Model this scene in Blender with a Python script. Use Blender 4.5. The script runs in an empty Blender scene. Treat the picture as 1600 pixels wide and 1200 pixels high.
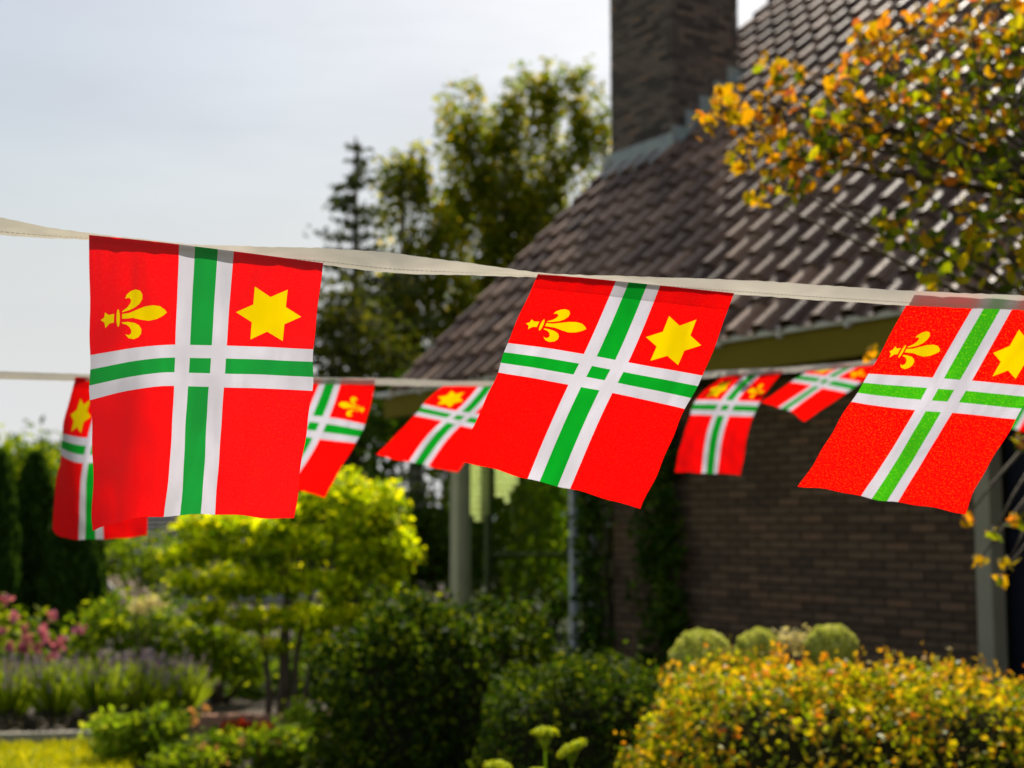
import bpy, math, random
import numpy as np
from mathutils import Vector, Matrix
from mathutils.geometry import delaunay_2d_cdt, tessellate_polygon

random.seed(7)
rng = np.random.default_rng(11)
C = bpy.context.scene.collection
scene = bpy.context.scene
R = math.radians
PI = math.pi

# ------------------------------------------------------------------ camera, sky, sun, exposure
CAM_Z, PITCH, FPX = 1.6, R(5.65), 2222.2
cd = bpy.data.cameras.new('camera')
cam = bpy.data.objects.new('camera', cd)
C.objects.link(cam)
cam.location = (0, 0, CAM_Z)
cam.rotation_euler = (PI / 2 + PITCH, 0, 0)
cd.lens = 50.0
cd.sensor_width = 36.0
cd.clip_end = 2000
cd.clip_start = 0.05
cd.dof.use_dof = True
cd.dof.focus_distance = 1.98
cd.dof.aperture_fstop = 4.6
scene.camera = cam

SUN_EL, SUN_AZ = R(50), R(13)            # azimuth from +Y towards +X
w = bpy.data.worlds.new('World')
scene.world = w
w.use_nodes = True
nt = w.node_tree
nt.nodes.clear()
N = nt.nodes.new
out = N('ShaderNodeOutputWorld')
bg = N('ShaderNodeBackground')
sky = N('ShaderNodeTexSky')
sky.sky_type = 'NISHITA'
sky.sun_disc = False
sky.sun_elevation = SUN_EL
sky.sun_rotation = SUN_AZ
sky.air_density = 1.4
sky.dust_density = 3.6
sky.ozone_density = 1.0
tc = N('ShaderNodeTexCoord')
mp = N('ShaderNodeMapping')
mp.inputs['Scale'].default_value = (1.2, 1.2, 5.0)
mp.inputs['Rotation'].default_value = (R(8), R(14), 0)
nz = N('ShaderNodeTexNoise')
nz.inputs['Scale'].default_value = 1.7
nz.inputs['Detail'].default_value = 6
nz.inputs['Roughness'].default_value = 0.55
rmp = N('ShaderNodeValToRGB')
rmp.color_ramp.elements[0].position = 0.30
rmp.color_ramp.elements[0].color = (0.0, 0.0, 0.0, 1)
rmp.color_ramp.elements[1].position = 0.70
rmp.color_ramp.elements[1].color = (0.72, 0.72, 0.72, 1)
mx = N('ShaderNodeMix')
mx.data_type = 'RGBA'
CLOUD = (5.1, 5.45, 6.1, 1)
L = nt.links.new
L(tc.outputs['Generated'], mp.inputs['Vector'])
L(mp.outputs['Vector'], nz.inputs['Vector'])
L(nz.outputs['Fac'], rmp.inputs['Fac'])
L(rmp.outputs['Color'], mx.inputs['Factor'])
L(sky.outputs['Color'], mx.inputs['A'])
mx.inputs['B'].default_value = CLOUD
# pale haze all round the horizon
sp_ = N('ShaderNodeSeparateXYZ')
L(tc.outputs['Generated'], sp_.inputs[0])
hz1 = N('ShaderNodeMapRange')
hz1.inputs['From Min'].default_value = 0.0
hz1.inputs['From Max'].default_value = 0.30
hz1.inputs['To Min'].default_value = 0.85
hz1.inputs['To Max'].default_value = 0.0
hz1.interpolation_type = 'SMOOTHSTEP'
L(sp_.outputs['Z'], hz1.inputs['Value'])
mh = N('ShaderNodeMix')
mh.data_type = 'RGBA'
L(hz1.outputs[0], mh.inputs['Factor'])
L(mx.outputs['Result'], mh.inputs['A'])
mh.inputs['B'].default_value = (7.5, 7.55, 7.6, 1)
L(mh.outputs['Result'], bg.inputs['Color'])
bg.inputs['Strength'].default_value = 0.078
L(bg.outputs['Background'], out.inputs['Surface'])

sd = bpy.data.lights.new('sun', 'SUN')
sd.energy = 5.0
sd.angle = R(0.53)
sd.color = (1.0, 0.93, 0.80)
sun = bpy.data.objects.new('sun', sd)
C.objects.link(sun)
SUN_DIR = Vector((math.sin(SUN_AZ) * math.cos(SUN_EL), math.cos(SUN_AZ) * math.cos(SUN_EL), math.sin(SUN_EL)))
sun.rotation_euler = SUN_DIR.to_track_quat('Z', 'Y').to_euler()
sun.location = (6, 20, 25)

scene.view_settings.view_transform = 'Standard'
scene.view_settings.look = 'None'
scene.view_settings.gamma = 1
scene.view_settings.use_curve_mapping = False
scene.view_settings.exposure = 0.5
scene.render.engine = 'CYCLES'
scene.cycles.use_denoising = True
scene.cycles.max_bounces = 8
scene.cycles.transparent_max_bounces = 12

# ------------------------------------------------------------------ helpers
CP, SP = math.cos(PITCH), math.sin(PITCH)


def at(px, py, Y):
    """the place at distance Y that stands at this spot of the view"""
    xr, yr = (px - 800) / FPX, (600 - py) / FPX
    dy = CP - yr * SP
    dz = SP + yr * CP
    s = Y / dy
    return Vector((xr * s, Y, CAM_Z + dz * s))


def at_np(px, py, Y):
    xr, yr = (px - 800) / FPX, (600 - py) / FPX
    dy = CP - yr * SP
    dz = SP + yr * CP
    s = Y / dy
    return np.stack([xr * s, Y + 0 * xr, CAM_Z + dz * s], -1)


def link(o, parent=None):
    C.objects.link(o)
    if parent is not None:
        o.parent = parent
    return o


def tag(o, label=None, cat=None, group=None, kind=None):
    if label: o['label'] = label
    if cat: o['category'] = cat
    if group: o['group'] = group
    if kind: o['kind'] = kind
    return o


def empty(name, loc=(0, 0, 0), rz=0, **kw):
    o = bpy.data.objects.new(name, None)
    o.empty_display_size = 0.1
    o.location = loc
    o.rotation_euler = (0, 0, rz)
    link(o)
    return tag(o, **kw)


def np_mesh(name, V, F, mat, parent=None, smooth=False, offset=None):
    V = np.asarray(V, dtype=np.float32)
    F = np.asarray(F, dtype=np.int32)
    if offset is not None:
        V = V - np.asarray(offset, dtype=np.float32)
    me = bpy.data.meshes.new(name)
    me.vertices.add(len(V))
    me.vertices.foreach_set('co', V.ravel())
    k = F.shape[1]
    me.loops.add(F.size)
    me.loops.foreach_set('vertex_index', F.ravel())
    me.polygons.add(len(F))
    me.polygons.foreach_set('loop_start', np.arange(0, F.size, k, dtype=np.int32))
    if smooth:
        me.polygons.foreach_set('use_smooth', np.ones(len(F), dtype=bool))
    me.update(calc_edges=True)
    me.materials.append(mat)
    return link(bpy.data.objects.new(name, me), parent)


class MB:
    def __init__(self):
        self.v, self.f = [], []

    def add(self, vs, fs):
        b = len(self.v)
        self.v += [tuple(p) for p in vs]
        self.f += [tuple(i + b for i in f) for f in fs]
        return self

    def box(self, x0, x1, y0, y1, z0, z1):
        return self.add([(x, y, z) for z in (z0, z1) for y in (y0, y1) for x in (x0, x1)],
                        [(0, 2, 3, 1), (4, 5, 7, 6), (0, 1, 5, 4), (2, 6, 7, 3), (0, 4, 6, 2), (1, 3, 7, 5)])

    def tube(self, pts, radii, n=7):
        pts = [Vector(p) for p in pts]
        rings = []
        for i, p in enumerate(pts):
            a = pts[max(i - 1, 0)]
            b = pts[min(i + 1, len(pts) - 1)]
            t = (b - a).normalized()
            u = t.orthogonal().normalized() if i == 0 else (u - t * u.dot(t)).normalized()
            v = t.cross(u)
            rings.append([p + (u * math.cos(k * 2 * PI / n) + v * math.sin(k * 2 * PI / n)) * radii[i] for k in range(n)])
        vs = [q for r in rings for q in r]
        fs = []
        for i in range(len(pts) - 1):
            for k in range(n):
                fs.append((i * n + k, i * n + (k + 1) % n, (i + 1) * n + (k + 1) % n, (i + 1) * n + k))
        fs.append(tuple(range(n))[::-1])
        fs.append(tuple((len(pts) - 1) * n + k for k in range(n)))
        return self.add(vs, fs)

    def mesh(self, name, mat, smooth=False):
        me = bpy.data.meshes.new(name)
        me.from_pydata(self.v, [], self.f)
        me.materials.append(mat)
        if smooth:
            me.polygons.foreach_set('use_smooth', [True] * len(me.polygons))
        me.update()
        return me

    def build(self, name, mat, parent=None, smooth=False, bevel=0):
        o = link(bpy.data.objects.new(name, self.mesh(name, mat, smooth)), parent)
        if bevel:
            m = o.modifiers.new('bevel', 'BEVEL')
            m.width = bevel
            m.segments = 2
        return o


# ------------------------------------------------------------------ materials
def new_mat(name):
    m = bpy.data.materials.new(name)
    m.use_nodes = True
    m.node_tree.nodes.clear()
    return m, m.node_tree.nodes.new, m.node_tree.links.new


def ramp(n, stops):
    r = n('ShaderNodeValToRGB')
    e = r.color_ramp.elements
    while len(e) < len(stops):
        e.new(0.5)
    for i, (p, c) in enumerate(stops):
        e[i].position = p
        e[i].color = (*c, 1)
    return r


def surf_mat(name, stops, scale=8.0, rough=0.7, bump=0.2, bscale=40.0, spec=0.4, per=None, stretch=None):
    """noise-coloured surface; per='object'|'island' adds a tone of its own to every piece"""
    m, n, l = new_mat(name)
    o = n('ShaderNodeOutputMaterial')
    b = n('ShaderNodeBsdfPrincipled')
    b.inputs['Roughness'].default_value = rough
    b.inputs['Specular IOR Level'].default_value = spec
    t = n('ShaderNodeTexCoord')
    vec = t.outputs['Object']
    if stretch:
        mp = n('ShaderNodeMapping')
        mp.inputs['Scale'].default_value = stretch
        l(vec, mp.inputs['Vector'])
        vec = mp.outputs['Vector']
    z = n('ShaderNodeTexNoise')
    z.inputs['Scale'].default_value = scale
    z.inputs['Detail'].default_value = 5
    l(vec, z.inputs['Vector'])
    fac = z.outputs['Fac']
    if per:
        rnd = n('ShaderNodeObjectInfo').outputs['Random'] if per == 'object' else n('ShaderNodeNewGeometry').outputs['Random Per Island']
        ma = n('ShaderNodeMath')
        ma.operation = 'MULTIPLY_ADD'
        l(rnd, ma.inputs[0])
        ma.inputs[1].default_value = 0.75
        mb = n('ShaderNodeMath')
        mb.operation = 'MULTIPLY_ADD'
        l(fac, mb.inputs[0])
        mb.inputs[1].default_value = 0.5
        mb.inputs[2].default_value = -0.12
        l(mb.outputs[0], ma.inputs[2])
        fac = ma.outputs[0]
    r = ramp(n, stops)
    l(fac, r.inputs['Fac'])
    l(r.outputs['Color'], b.inputs['Base Color'])
    if bump:
        z2 = n('ShaderNodeTexNoise')
        z2.inputs['Scale'].default_value = bscale
        z2.inputs['Detail'].default_value = 6
        l(vec, z2.inputs['Vector'])
        bp = n('ShaderNodeBump')
        bp.inputs['Strength'].default_value = bump
        bp.inputs['Distance'].default_value = 0.02
        l(z2.outputs['Fac'], bp.inputs['Height'])
        l(bp.outputs['Normal'], b.inputs['Normal'])
    l(b.outputs[0], o.inputs[0])
    return m


def leaf_mat(name, stops, trans=0.45, rough=0.65, spec=0.10, per='island', tboost=1.5):
    m, n, l = new_mat(name)
    o = n('ShaderNodeOutputMaterial')
    rnd = n('ShaderNodeObjectInfo').outputs['Random'] if per == 'object' else n('ShaderNodeNewGeometry').outputs['Random Per Island']
    r = ramp(n, stops)
    l(rnd, r.inputs['Fac'])
    b = n('ShaderNodeBsdfPrincipled')
    b.inputs['Roughness'].default_value = rough
    b.inputs['Specular IOR Level'].default_value = spec
    l(r.outputs['Color'], b.inputs['Base Color'])
    t = n('ShaderNodeBsdfTranslucent')
    mul = n('ShaderNodeMix')
    mul.data_type = 'RGBA'
    mul.blend_type = 'MULTIPLY'
    mul.inputs['Factor'].default_value = 1
    mul.clamp_result = False
    l(r.outputs['Color'], mul.inputs['A'])
    mul.inputs['B'].default_value = (tboost * 1.15, tboost, tboost * 0.6, 1)
    l(mul.outputs['Result'], t.inputs['Color'])
    ms = n('ShaderNodeMixShader')
    ms.inputs[0].default_value = trans
    l(b.outputs[0], ms.inputs[1])
    l(t.outputs[0], ms.inputs[2])
    l(ms.outputs[0], o.inputs[0])
    return m


def cloth_mat(name, col, tcol, trans=0.6, rib=900.0, sparkle=0.0, spec=0.25, grain=190.0, clear=0.0):
    """woven flag cloth: lets the sun through, fine ribs, slightly uneven weave; noise also paints in sun sparkle and fold sheen"""
    m, n, l = new_mat(name)
    o = n('ShaderNodeOutputMaterial')
    uv = n('ShaderNodeUVMap')
    z = n('ShaderNodeTexNoise')
    z.inputs['Scale'].default_value = grain
    z.inputs['Detail'].default_value = 2
    l(uv.outputs[0], z.inputs['Vector'])
    z3 = n('ShaderNodeTexNoise')
    z3.inputs['Scale'].default_value = 3.2
    z3.inputs['Detail'].default_value = 4
    z3.inputs['Distortion'].default_value = 0.8
    m3 = n('ShaderNodeMapping')
    m3.inputs['Rotation'].default_value = (0, 0, 0.5)
    m3.inputs['Scale'].default_value = (2.4, 0.7, 1)  # stretched noise paints the sheen of diagonal folds
    l(uv.outputs[0], m3.inputs['Vector'])
    oi = n('ShaderNodeObjectInfo')
    a3 = n('ShaderNodeVectorMath'); a3.operation = 'ADD'
    l(m3.outputs['Vector'], a3.inputs[0]); l(oi.outputs['Location'], a3.inputs[1])
    l(a3.outputs[0], z3.inputs['Vector'])
    wv = n('ShaderNodeTexWave')
    wv.wave_type = 'BANDS'
    wv.bands_direction = 'X'
    wv.inputs['Scale'].default_value = rib / 6.28
    wv.inputs['Distortion'].default_value = 0.6
    l(uv.outputs[0], wv.inputs['Vector'])
    add = n('ShaderNodeMath'); add.operation = 'MULTIPLY_ADD'
    l(z.outputs['Fac'], add.inputs[0]); add.inputs[1].default_value = 0.8
    l(wv.outputs['Fac'], add.inputs[2])
    bp = n('ShaderNodeBump')
    bp.inputs['Strength'].default_value = 0.22
    bp.inputs['Distance'].default_value = 0.0006
    l(add.outputs[0], bp.inputs['Height'])
    b = n('ShaderNodeBsdfPrincipled')
    b.inputs['Base Color'].default_value = (*col, 1)
    b.inputs['Roughness'].default_value = 0.55
    b.inputs['Specular IOR Level'].default_value = spec
    l(bp.outputs['Normal'], b.inputs['Normal'])
    t = n('ShaderNodeBsdfTranslucent')
    hi = (min(1.0, tcol[0] * (1 + .3 * sparkle) + .10 * sparkle), min(1.0, tcol[1] * (1 + .3 * sparkle) + .055 * sparkle), tcol[2])  # sun glints painted as brighter noise spots
    mixc = n('ShaderNodeMix'); mixc.data_type = 'RGBA'
    zz = n('ShaderNodeMath'); zz.operation = 'MULTIPLY_ADD'
    l(z.outputs['Fac'], zz.inputs[0]); zz.inputs[1].default_value = 6.0; zz.inputs[2].default_value = -3.3
    zz.use_clamp = True
    l(zz.outputs[0], mixc.inputs['Factor'])
    mixc.inputs['A'].default_value = (*tcol, 1)
    mixc.inputs['B'].default_value = (*hi, 1)
    l(mixc.outputs['Result'], t.inputs['Color'])
    l(bp.outputs['Normal'], t.inputs['Normal'])
    ms = n('ShaderNodeMixShader')
    f2 = n('ShaderNodeMath'); f2.operation = 'MULTIPLY_ADD'
    l(z3.outputs['Fac'], f2.inputs[0]); f2.inputs[1].default_value = 0.55; f2.inputs[2].default_value = trans - 0.28
    l(f2.outputs[0], ms.inputs[0])
    l(b.outputs[0], ms.inputs[1])
    l(t.outputs[0], ms.inputs[2])
    if clear:
        tp = n('ShaderNodeBsdfTransparent')
        m2 = n('ShaderNodeMixShader'); m2.inputs[0].default_value = clear
        l(ms.outputs[0], m2.inputs[1]); l(tp.outputs[0], m2.inputs[2]); l(m2.outputs[0], o.inputs[0])
    else:
        l(ms.outputs[0], o.inputs[0])
    return m


def glass_mat(name, tint=(0.90, 0.95, 0.90), lo=0.05):
    m, n, l = new_mat(name)
    o = n('ShaderNodeOutputMaterial')
    tr = n('ShaderNodeBsdfTransparent')
    tr.inputs[0].default_value = (*tint, 1)
    g = n('ShaderNodeBsdfGlossy')
    g.inputs['Roughness'].default_value = 0.0
    lw0 = n('ShaderNodeLayerWeight')
    lw0.inputs['Blend'].default_value = 0.5
    lw = n('ShaderNodeMath'); lw.operation = 'POWER'
    l(lw0.outputs['Facing'], lw.inputs[0]); lw.inputs[1].default_value = 3.5
    ma = n('ShaderNodeMath'); ma.operation = 'MULTIPLY_ADD'
    l(lw.outputs[0], ma.inputs[0]); ma.inputs[1].default_value = 0.9; ma.inputs[2].default_value = lo
    ma.use_clamp = True
    ms = n('ShaderNodeMixShader')
    l(ma.outputs[0], ms.inputs[0])
    l(tr.outputs[0], ms.inputs[1])
    l(g.outputs[0], ms.inputs[2])
    l(ms.outputs[0], o.inputs[0])
    return m


M = {}
M['red'] = cloth_mat('flag_red_cloth', (0.58, 0.012, 0.022), (0.80, 0.001, 0.001), sparkle=0.2, grain=120.0, trans=0.62, spec=0.10)
M['white'] = cloth_mat('flag_white_cloth', (0.62, 0.60, 0.68), (0.44, 0.425, 0.50), trans=0.60, spec=0.10)
M['green'] = cloth_mat('flag_green_cloth', (0.002, 0.25, 0.035), (0.001, 0.24, 0.012), sparkle=0.15, trans=0.6, spec=0.10)
M['yellow'] = cloth_mat('flag_yellow_cloth', (0.78, 0.56, 0.002), (0.62, 0.44, 0.000), trans=0.6, spec=0.10)
M['red_sheen'] = cloth_mat('flag_red_cloth_sheen', (0.66, 0.035, 0.05), (0.80, 0.001, 0.003), sparkle=0.25, grain=120.0, trans=0.52, spec=0.16)  # copy for the left flag, pinkish sky sheen painted into the base colour
M['green_sheen'] = cloth_mat('flag_green_cloth_sheen', (0.04, 0.30, 0.09), (0.004, 0.23, 0.03), sparkle=0.15, trans=0.52, spec=0.16)  # same sky sheen painted into the green
M['red_sun'] = cloth_mat('flag_red_cloth_sun_sparkle', (0.62, 0.001, 0.004), (0.80, 0.001, 0.001), sparkle=1.1, trans=0.66, spec=0.2, grain=105.0)  # sunlit copy for the right flag, orange sun sparkle painted into the cloth
M['green_sun'] = cloth_mat('flag_green_cloth_sun_sparkle', (0.002, 0.25, 0.02), (0.03, 0.30, 0.004), sparkle=1.4, trans=0.64, spec=0.2, grain=105.0)  # sunlit copy of the green, sun sparkle painted in
M['ribbon'] = cloth_mat('ribbon_cloth', (0.62, 0.58, 0.53), (0.46, 0.42, 0.365), trans=0.45, rib=40)
M['thread'] = surf_mat('beige_thread', [(0.3, (0.50, 0.46, 0.40)), (0.7, (0.56, 0.52, 0.46))], rough=0.9, bump=0)
M['ribbon_sheer'] = cloth_mat('sheer_ribbon_cloth', (0.56, 0.50, 0.47), (0.62, 0.58, 0.56), trans=0.7, rib=40, clear=0.4)

M['brick'] = surf_mat('dark_brown_brick', [(0.1, (0.085, 0.056, 0.035)), (0.45, (0.128, 0.087, 0.054)), (0.75, (0.160, 0.108, 0.066)), (0.97, (0.21, 0.115, 0.066))],
                      scale=14, rough=0.9, bump=0.5, bscale=60, per='object', spec=0.1)
M['brick_mass'] = surf_mat('dark_brown_brick_mass', [(0.1, (0.085, 0.056, 0.035)), (0.45, (0.128, 0.087, 0.054)), (0.75, (0.160, 0.108, 0.066)), (0.97, (0.21, 0.115, 0.066))],
                           scale=14, rough=0.9, bump=0.5, bscale=60, per='island', spec=0.1)
M['chimney_brick'] = surf_mat('grey_brown_chimney_brick', [(0.1, (0.05, 0.040, 0.032)), (0.5, (0.125, 0.098, 0.078)), (0.85, (0.19, 0.14, 0.105)), (0.97, (0.30, 0.14, 0.07))],
                              scale=14, rough=0.85, bump=0.5, bscale=60, per='island')
M['mortar'] = surf_mat('dark_mortar', [(0.3, (0.022, 0.018, 0.014)), (0.7, (0.04, 0.033, 0.026))], rough=0.95, bump=0.3)
tile_stops = [(0.02, (0.034, 0.020, 0.014)), (0.35, (0.105, 0.062, 0.042)), (0.75, (0.21, 0.128, 0.084)), (1.0, (0.36, 0.235, 0.16))]
M['tile'] = surf_mat('brown_roof_tile', tile_stops, scale=9, rough=0.5, bump=0.25, bscale=30, per='object', spec=0.24)
M['tile_mass'] = surf_mat('brown_roof_tile_mass', tile_stops, scale=9, rough=0.5, bump=0.25, bscale=30, per='island', spec=0.24)
M['deck'] = surf_mat('roof_underlay', [(0.3, (0.02, 0.017, 0.015)), (0.7, (0.035, 0.03, 0.026))], rough=0.9)
M['fascia'] = surf_mat('olive_paint', [(0.3, (0.16, 0.125, 0.014)), (0.7, (0.18, 0.14, 0.016))], scale=3, rough=0.7, bump=0.05, spec=0.05)
M['gutter'] = surf_mat('grey_zinc_gutter', [(0.3, (0.58, 0.56, 0.57)), (0.7, (0.68, 0.66, 0.66))], scale=4, rough=0.45, bump=0.05)
M['frame'] = surf_mat('beige_frame_paint', [(0.3, (0.42, 0.41, 0.24)), (0.7, (0.50, 0.48, 0.29))], scale=3, rough=0.5, bump=0.05)
M['post_paint'] = surf_mat('grey_beige_post_paint', [(0.3, (0.27, 0.25, 0.17)), (0.7, (0.33, 0.31, 0.21))], scale=3, rough=0.5, bump=0.05)
M['frame_dark'] = surf_mat('olive_frame_paint', [(0.3, (0.10, 0.11, 0.05)), (0.7, (0.13, 0.14, 0.065))], scale=3, rough=0.5, bump=0.05)
M['mullion'] = surf_mat('pale_grey_mullion_paint', [(0.3, (0.50, 0.53, 0.55)), (0.7, (0.60, 0.63, 0.65))], scale=3, rough=0.4, bump=0.05)
M['lead'] = surf_mat('weathered_lead', [(0.25, (0.17, 0.19, 0.18)), (0.5, (0.30, 0.33, 0.32)), (0.75, (0.27, 0.28, 0.19))], scale=6, rough=0.5, bump=0.25, bscale=14)
M['glass'] = glass_mat('window_glass')
M['inside'] = surf_mat('dark_interior', [(0.3, (0.03, 0.028, 0.024)), (0.7, (0.05, 0.046, 0.04))], rough=0.9)
M['garage'] = surf_mat('dark_navy_paint', [(0.3, (0.006, 0.007, 0.014)), (0.7, (0.010, 0.011, 0.022))], rough=0.6, bump=0.05, spec=0.15)
M['bead'] = None
M['soil'] = surf_mat('garden_soil', [(0.3, (0.030, 0.022, 0.014)), (0.7, (0.065, 0.048, 0.03))], scale=3, rough=0.95, bump=0.9, bscale=20)
M['lawn'] = surf_mat('lawn_ground', [(0.3, (0.12, 0.17, 0.006)), (0.7, (0.20, 0.24, 0.008))], scale=2, rough=0.9, bump=0.8, bscale=70)
M['stone'] = surf_mat('grey_edging_stone', [(0.3, (0.22, 0.20, 0.16)), (0.7, (0.34, 0.31, 0.25))], scale=6, rough=0.85, bump=0.4, per='object')
M['red_brick'] = surf_mat('red_edging_brick', [(0.3, (0.26, 0.10, 0.055)), (0.7, (0.40, 0.20, 0.12))], scale=9, rough=0.85, bump=0.4, per='object')
M['bark'] = surf_mat('brown_bark', [(0.3, (0.05, 0.038, 0.024)), (0.7, (0.12, 0.095, 0.06))], scale=10, rough=0.9, bump=0.7, bscale=30, stretch=(3, 3, 0.6))
M['birch_bark'] = surf_mat('birch_bark', [(0.35, (0.05, 0.045, 0.04)), (0.6, (0.35, 0.33, 0.30))], scale=6, rough=0.8, bump=0.4, stretch=(0.6, 0.6, 4))
M['slate'] = surf_mat('dark_grey_roofing', [(0.3, (0.030, 0.031, 0.034)), (0.7, (0.05, 0.051, 0.056))], scale=3, rough=0.7, stretch=(1, 1, 6))
M['render'] = surf_mat('pale_render', [(0.3, (0.42, 0.40, 0.37)), (0.7, (0.52, 0.50, 0.46))], scale=4, rough=0.85)
M['shed_wood'] = surf_mat('brown_shed_wood', [(0.3, (0.10, 0.055, 0.035)), (0.7, (0.17, 0.10, 0.065))], scale=4, rough=0.8, stretch=(8, 8, 1))
M['white_paint'] = surf_mat('white_paint', [(0.3, (0.72, 0.66, 0.62)), (0.7, (0.80, 0.75, 0.70))], scale=4, rough=0.5)
M['grey_pane'] = surf_mat('grey_blue_pane', [(0.3, (0.07, 0.08, 0.09)), (0.7, (0.12, 0.13, 0.15))], scale=3, rough=0.15)
m, n, l = new_mat('sparkle_disc')  # discs that copy the bright sparkle in the corner window
o = n('ShaderNodeOutputMaterial'); a = n('ShaderNodeBsdfTranslucent'); a.inputs[0].default_value = (0.98, 0.98, 0.42, 1)
g = n('ShaderNodeBsdfGlossy'); g.inputs['Roughness'].default_value = 0.15; g.inputs[0].default_value = (0.9, 0.92, 0.7, 1)
x = n('ShaderNodeMixShader'); x.inputs[0].default_value = 0.12
l(a.outputs[0], x.inputs[1]); l(g.outputs[0], x.inputs[2]); l(x.outputs[0], o.inputs[0])
M['bead'] = m

M['birch'] = leaf_mat('birch_leaf', [(0, (0.0560, 0.1050, 0.0039)), (0.5, (0.1360, 0.1837, 0.0065)), (0.8, (0.2400, 0.2537, 0.0078)), (1, (0.3840, 0.3150, 0.0104))], trans=0.68, tboost=1.7)
M['birch_dark'] = leaf_mat('dull_olive_leaf', [(0, (0.020, 0.034, 0.004)), (0.6, (0.050, 0.066, 0.006)), (1, (0.11, 0.115, 0.008))], trans=0.45)  # darker leaf colours than the birch
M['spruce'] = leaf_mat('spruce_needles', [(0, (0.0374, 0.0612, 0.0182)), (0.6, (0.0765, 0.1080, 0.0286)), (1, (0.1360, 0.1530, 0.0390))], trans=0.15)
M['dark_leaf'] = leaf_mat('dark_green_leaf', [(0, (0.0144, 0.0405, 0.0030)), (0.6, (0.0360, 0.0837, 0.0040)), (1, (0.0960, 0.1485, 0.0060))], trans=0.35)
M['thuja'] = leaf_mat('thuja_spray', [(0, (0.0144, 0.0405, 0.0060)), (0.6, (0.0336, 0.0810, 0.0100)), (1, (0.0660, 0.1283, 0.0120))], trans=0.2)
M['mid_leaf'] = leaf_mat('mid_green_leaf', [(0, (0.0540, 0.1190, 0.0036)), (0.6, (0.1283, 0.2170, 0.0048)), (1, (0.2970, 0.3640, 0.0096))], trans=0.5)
M['gold_leaf'] = leaf_mat('golden_leaf', [(0, (0.1848, 0.3168, 0.0020)), (0.4, (0.4189, 0.5472, 0.0030)), (0.8, (0.6776, 0.7488, 0.0050)), (1, (0.8378, 0.7920, 0.0100))], trans=0.55, tboost=1.4)
M['hedge_leaf'] = leaf_mat('dark_hedge_leaf', [(0, (0.008, 0.026, 0.002)), (0.5, (0.030, 0.066, 0.003)), (0.85, (0.085, 0.13, 0.004)), (1, (0.20, 0.24, 0.006))], trans=0.42, rough=0.6, spec=0.08)
M['orange_hedge'] = leaf_mat('golden_hedge_leaf', [(0, (0.05, 0.09, 0.003)), (0.35, (0.14, 0.21, 0.004)), (0.75, (0.44, 0.45, 0.006)), (0.95, (0.62, 0.42, 0.010)), (1, (0.50, 0.18, 0.012))], trans=0.5, rough=0.45, spec=0.2, tboost=1.4)
M['orange_sprig'] = leaf_mat('orange_hedge_sprig', [(0, (0.30, 0.28, 0.005)), (0.5, (0.62, 0.42, 0.008)), (0.9, (0.64, 0.27, 0.012)), (1, (0.50, 0.12, 0.012))], trans=0.5, rough=0.45, spec=0.2, tboost=1.3)
M['autumn_leaf'] = leaf_mat('orange_autumn_leaf', [(0, (0.26, 0.22, 0.003)), (0.3, (0.42, 0.27, 0.003)), (0.75, (0.60, 0.29, 0.004)), (0.95, (0.55, 0.17, 0.02)), (1, (0.5, 0.12, 0.06))],
 trans=0.55, per='object', tboost=1.35)
M['autumn_green'] = leaf_mat('turning_green_leaf', [(0, (0.030, 0.060, 0.003)), (0.35, (0.10, 0.16, 0.004)), (0.7, (0.24, 0.29, 0.004)), (0.92, (0.40, 0.34, 0.005)), (1, (0.46, 0.18, 0.012))],
 trans=0.55, per='object', tboost=1.5)
M['autumn_mass'] = leaf_mat('turning_leaf_mass', [(0, (0.022, 0.045, 0.006)), (0.35, (0.070, 0.11, 0.006)), (0.6, (0.15, 0.17, 0.008)), (0.8, (0.34, 0.23, 0.010)), (1, (0.45, 0.17, 0.015))],
                            trans=0.5, tboost=1.4)
M['lime_leaf'] = leaf_mat('lime_green_leaf', [(0, (0.1250, 0.2210, 0.0080)), (0.6, (0.2500, 0.3900, 0.0120)), (1, (0.5000, 0.5460, 0.0500))], trans=0.5)
M['grass_leaf'] = leaf_mat('lawn_grass', [(0, (0.2100, 0.2565, 0.0030)), (0.6, (0.3750, 0.3915, 0.0040)), (1, (0.5700, 0.5130, 0.0060))], trans=0.5, tboost=1.4)
M['lav_leaf'] = leaf_mat('lavender_stem', [(0, (0.0920, 0.1665, 0.0048)), (0.6, (0.1840, 0.2775, 0.0064)), (1, (0.2944, 0.3700, 0.0240))], trans=0.5)
M['lav_base'] = leaf_mat('lavender_base', [(0, (0.05, 0.045, 0.03)), (0.6, (0.09, 0.08, 0.05)), (1, (0.14, 0.13, 0.07))], trans=0.2)
M['lav_flower'] = leaf_mat('lavender_flower', [(0, (0.1352, 0.1020, 0.1658)), (0.6, (0.2288, 0.1734, 0.2730)), (1, (0.3328, 0.2754, 0.3510))], trans=0.3, tboost=1.0)
M['pink'] = leaf_mat('pink_petal', [(0, (0.45, 0.10, 0.20)), (0.6, (0.60, 0.20, 0.32)), (1, (0.66, 0.32, 0.44))], trans=0.4, tboost=1.1)
M['red_petal'] = leaf_mat('red_petal', [(0, (0.40, 0.02, 0.008)), (0.7, (0.55, 0.05, 0.01)), (1, (0.60, 0.14, 0.02))], trans=0.35, tboost=1.1)
M['apricot'] = leaf_mat('apricot_petal', [(0, (0.60, 0.30, 0.08)), (1, (0.66, 0.42, 0.18))], trans=0.4, tboost=1.1)
M['pale_green'] = leaf_mat('pale_green_floret', [(0, (0.36, 0.44, 0.06)), (0.6, (0.54, 0.60, 0.13)), (1, (0.72, 0.74, 0.28))], trans=0.4, tboost=1.0)
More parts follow.
